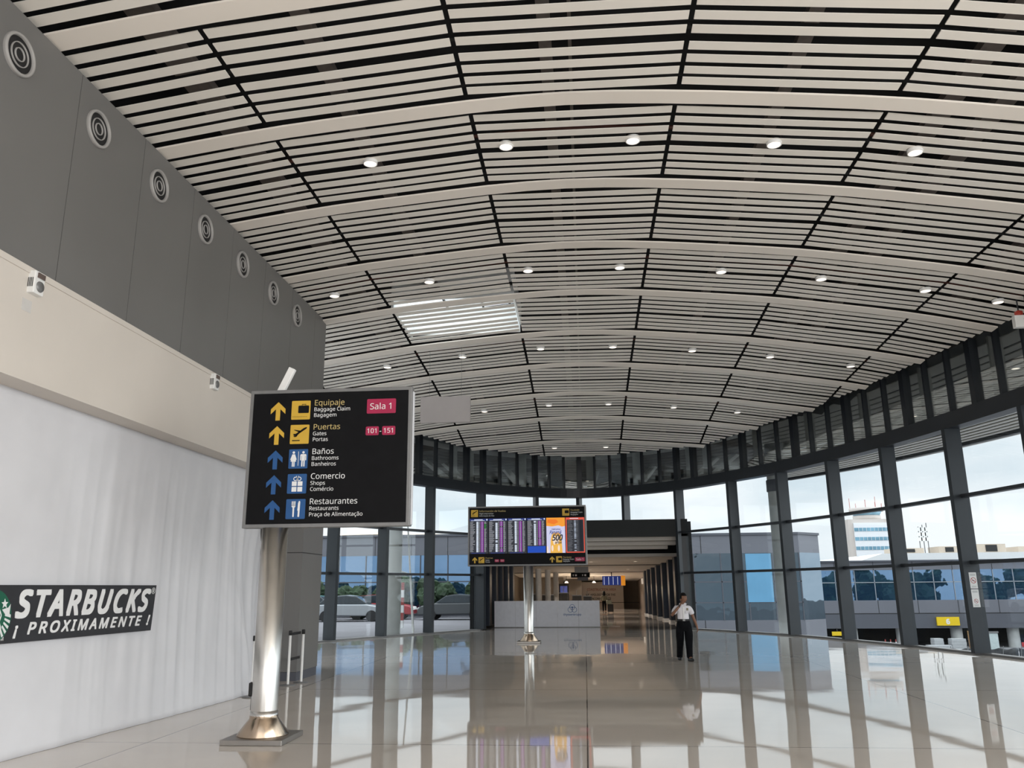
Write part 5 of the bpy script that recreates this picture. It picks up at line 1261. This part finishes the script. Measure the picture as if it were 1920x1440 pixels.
hv, hf = ball((0, 0, 1.33), (.07, .085, .11), 24, 18, head_shape); hv = turn(hv, (0, 0, 1.33), R(180))
put('body', skinned(N, E_), SKIN, wom, None, [(hv, hf)])
hv, hf = ball((0, -.02, 1.30), (.095, .10, .155), 20, 14, lambda d, q: Vector((q.x * (1 + .25 * max(0, -d.z)), q.y if d.y < .3 else q.y * .45, q.z * (1.35 if d.z < 0 else 1))))
me = bpy.data.meshes.new('hair'); me.from_pydata(hv, [], hf); put('hair', me, HAIR, wom, None)
N, E_ = [(0, 0, .74, (.175, .13))], []
k = chain(N, E_, 0, [(0, 0, .92, (.15, .11)), (0, 0, 1.09, (.145, .10))]); chain(N, E_, k, [(0, 0, 1.18, .06)]); chain(N, E_, k, [(-.15, 0, 1.10, .068), (-.185, .02, .93, .06), (-.175, .06, .81, .05)]); chain(N, E_, k, [(.15, 0, 1.10, .068), (.205, -.02, .93, .06), (.26, -.05, .84, .05)])
put('jacket', skinned(N, E_), mat('olive_jacket', (.17, .16, .115), .8, var=.15, vscale=8), wom, None)
N, E_ = [(0, 0, .78, (.145, .105))], []
chain(N, E_, 0, [(0, 0, .84, (.13, .10)), (0, 0, .86, (.12, .095))])
chain(N, E_, 0, [(-.07, 0, .68, .09), (-.075, .08, .40, .062), (-.075, .10, .10, .045)]); chain(N, E_, 0, [(.07, 0, .68, .09), (.07, -.03, .40, .062), (.07, -.15, .12, .045)])
put('leggings', skinned(N, E_), TROUS, wom, None)
for x, y in ((-.075, .16), (.07, -.09)):
    vs, fs = ball((x, y, .045), (.042, .12, .045), 14, 10); me = bpy.data.meshes.new('shoe'); me.from_pydata(vs, [], fs); put('shoe', me, DARK, wom, None)
t = thing('suitcase', 'black wheeled suitcase pulled by the woman in the corridor', 'suitcase', (1.64, 57.7, 0))
MB().box(1.45, 1.84, 57.6, 57.84, .08, .58).build('shell', mat('suitcase_black', (.015, .015, .017), .5, var=.2), t, bevel=.03)
for x in (1.50, 1.79):
    MB().tube((x - .015, 57.7, .045), (x + .015, 57.7, .045), .045, n=12).build('wheel', DARK, t); MB().tube((x, 57.8, .58), (x - (x - 1.645) * .35 + -.06, 57.88, .86), .01, n=8).build('handle_rod', FRAME, t)
MB().beam((1.47, 57.88, .86), (1.66, 57.88, .86), .03, .03).build('grip', DARK, t)
t = thing('travel_bag', 'pale grey-green bag sitting on the black suitcase', 'bag', (1.55, 57.62, .58))
MB().box(1.36, 1.72, 57.55, 57.78, .585, .84).build('bag_body', mat('sage_bag', (.24, .27, .23), .8, var=.1), t, bevel=.04); MB().tube((1.44, 57.6, .82), (1.60, 57.6, .90), .012, n=8).build('bag_handle', DARK, t)
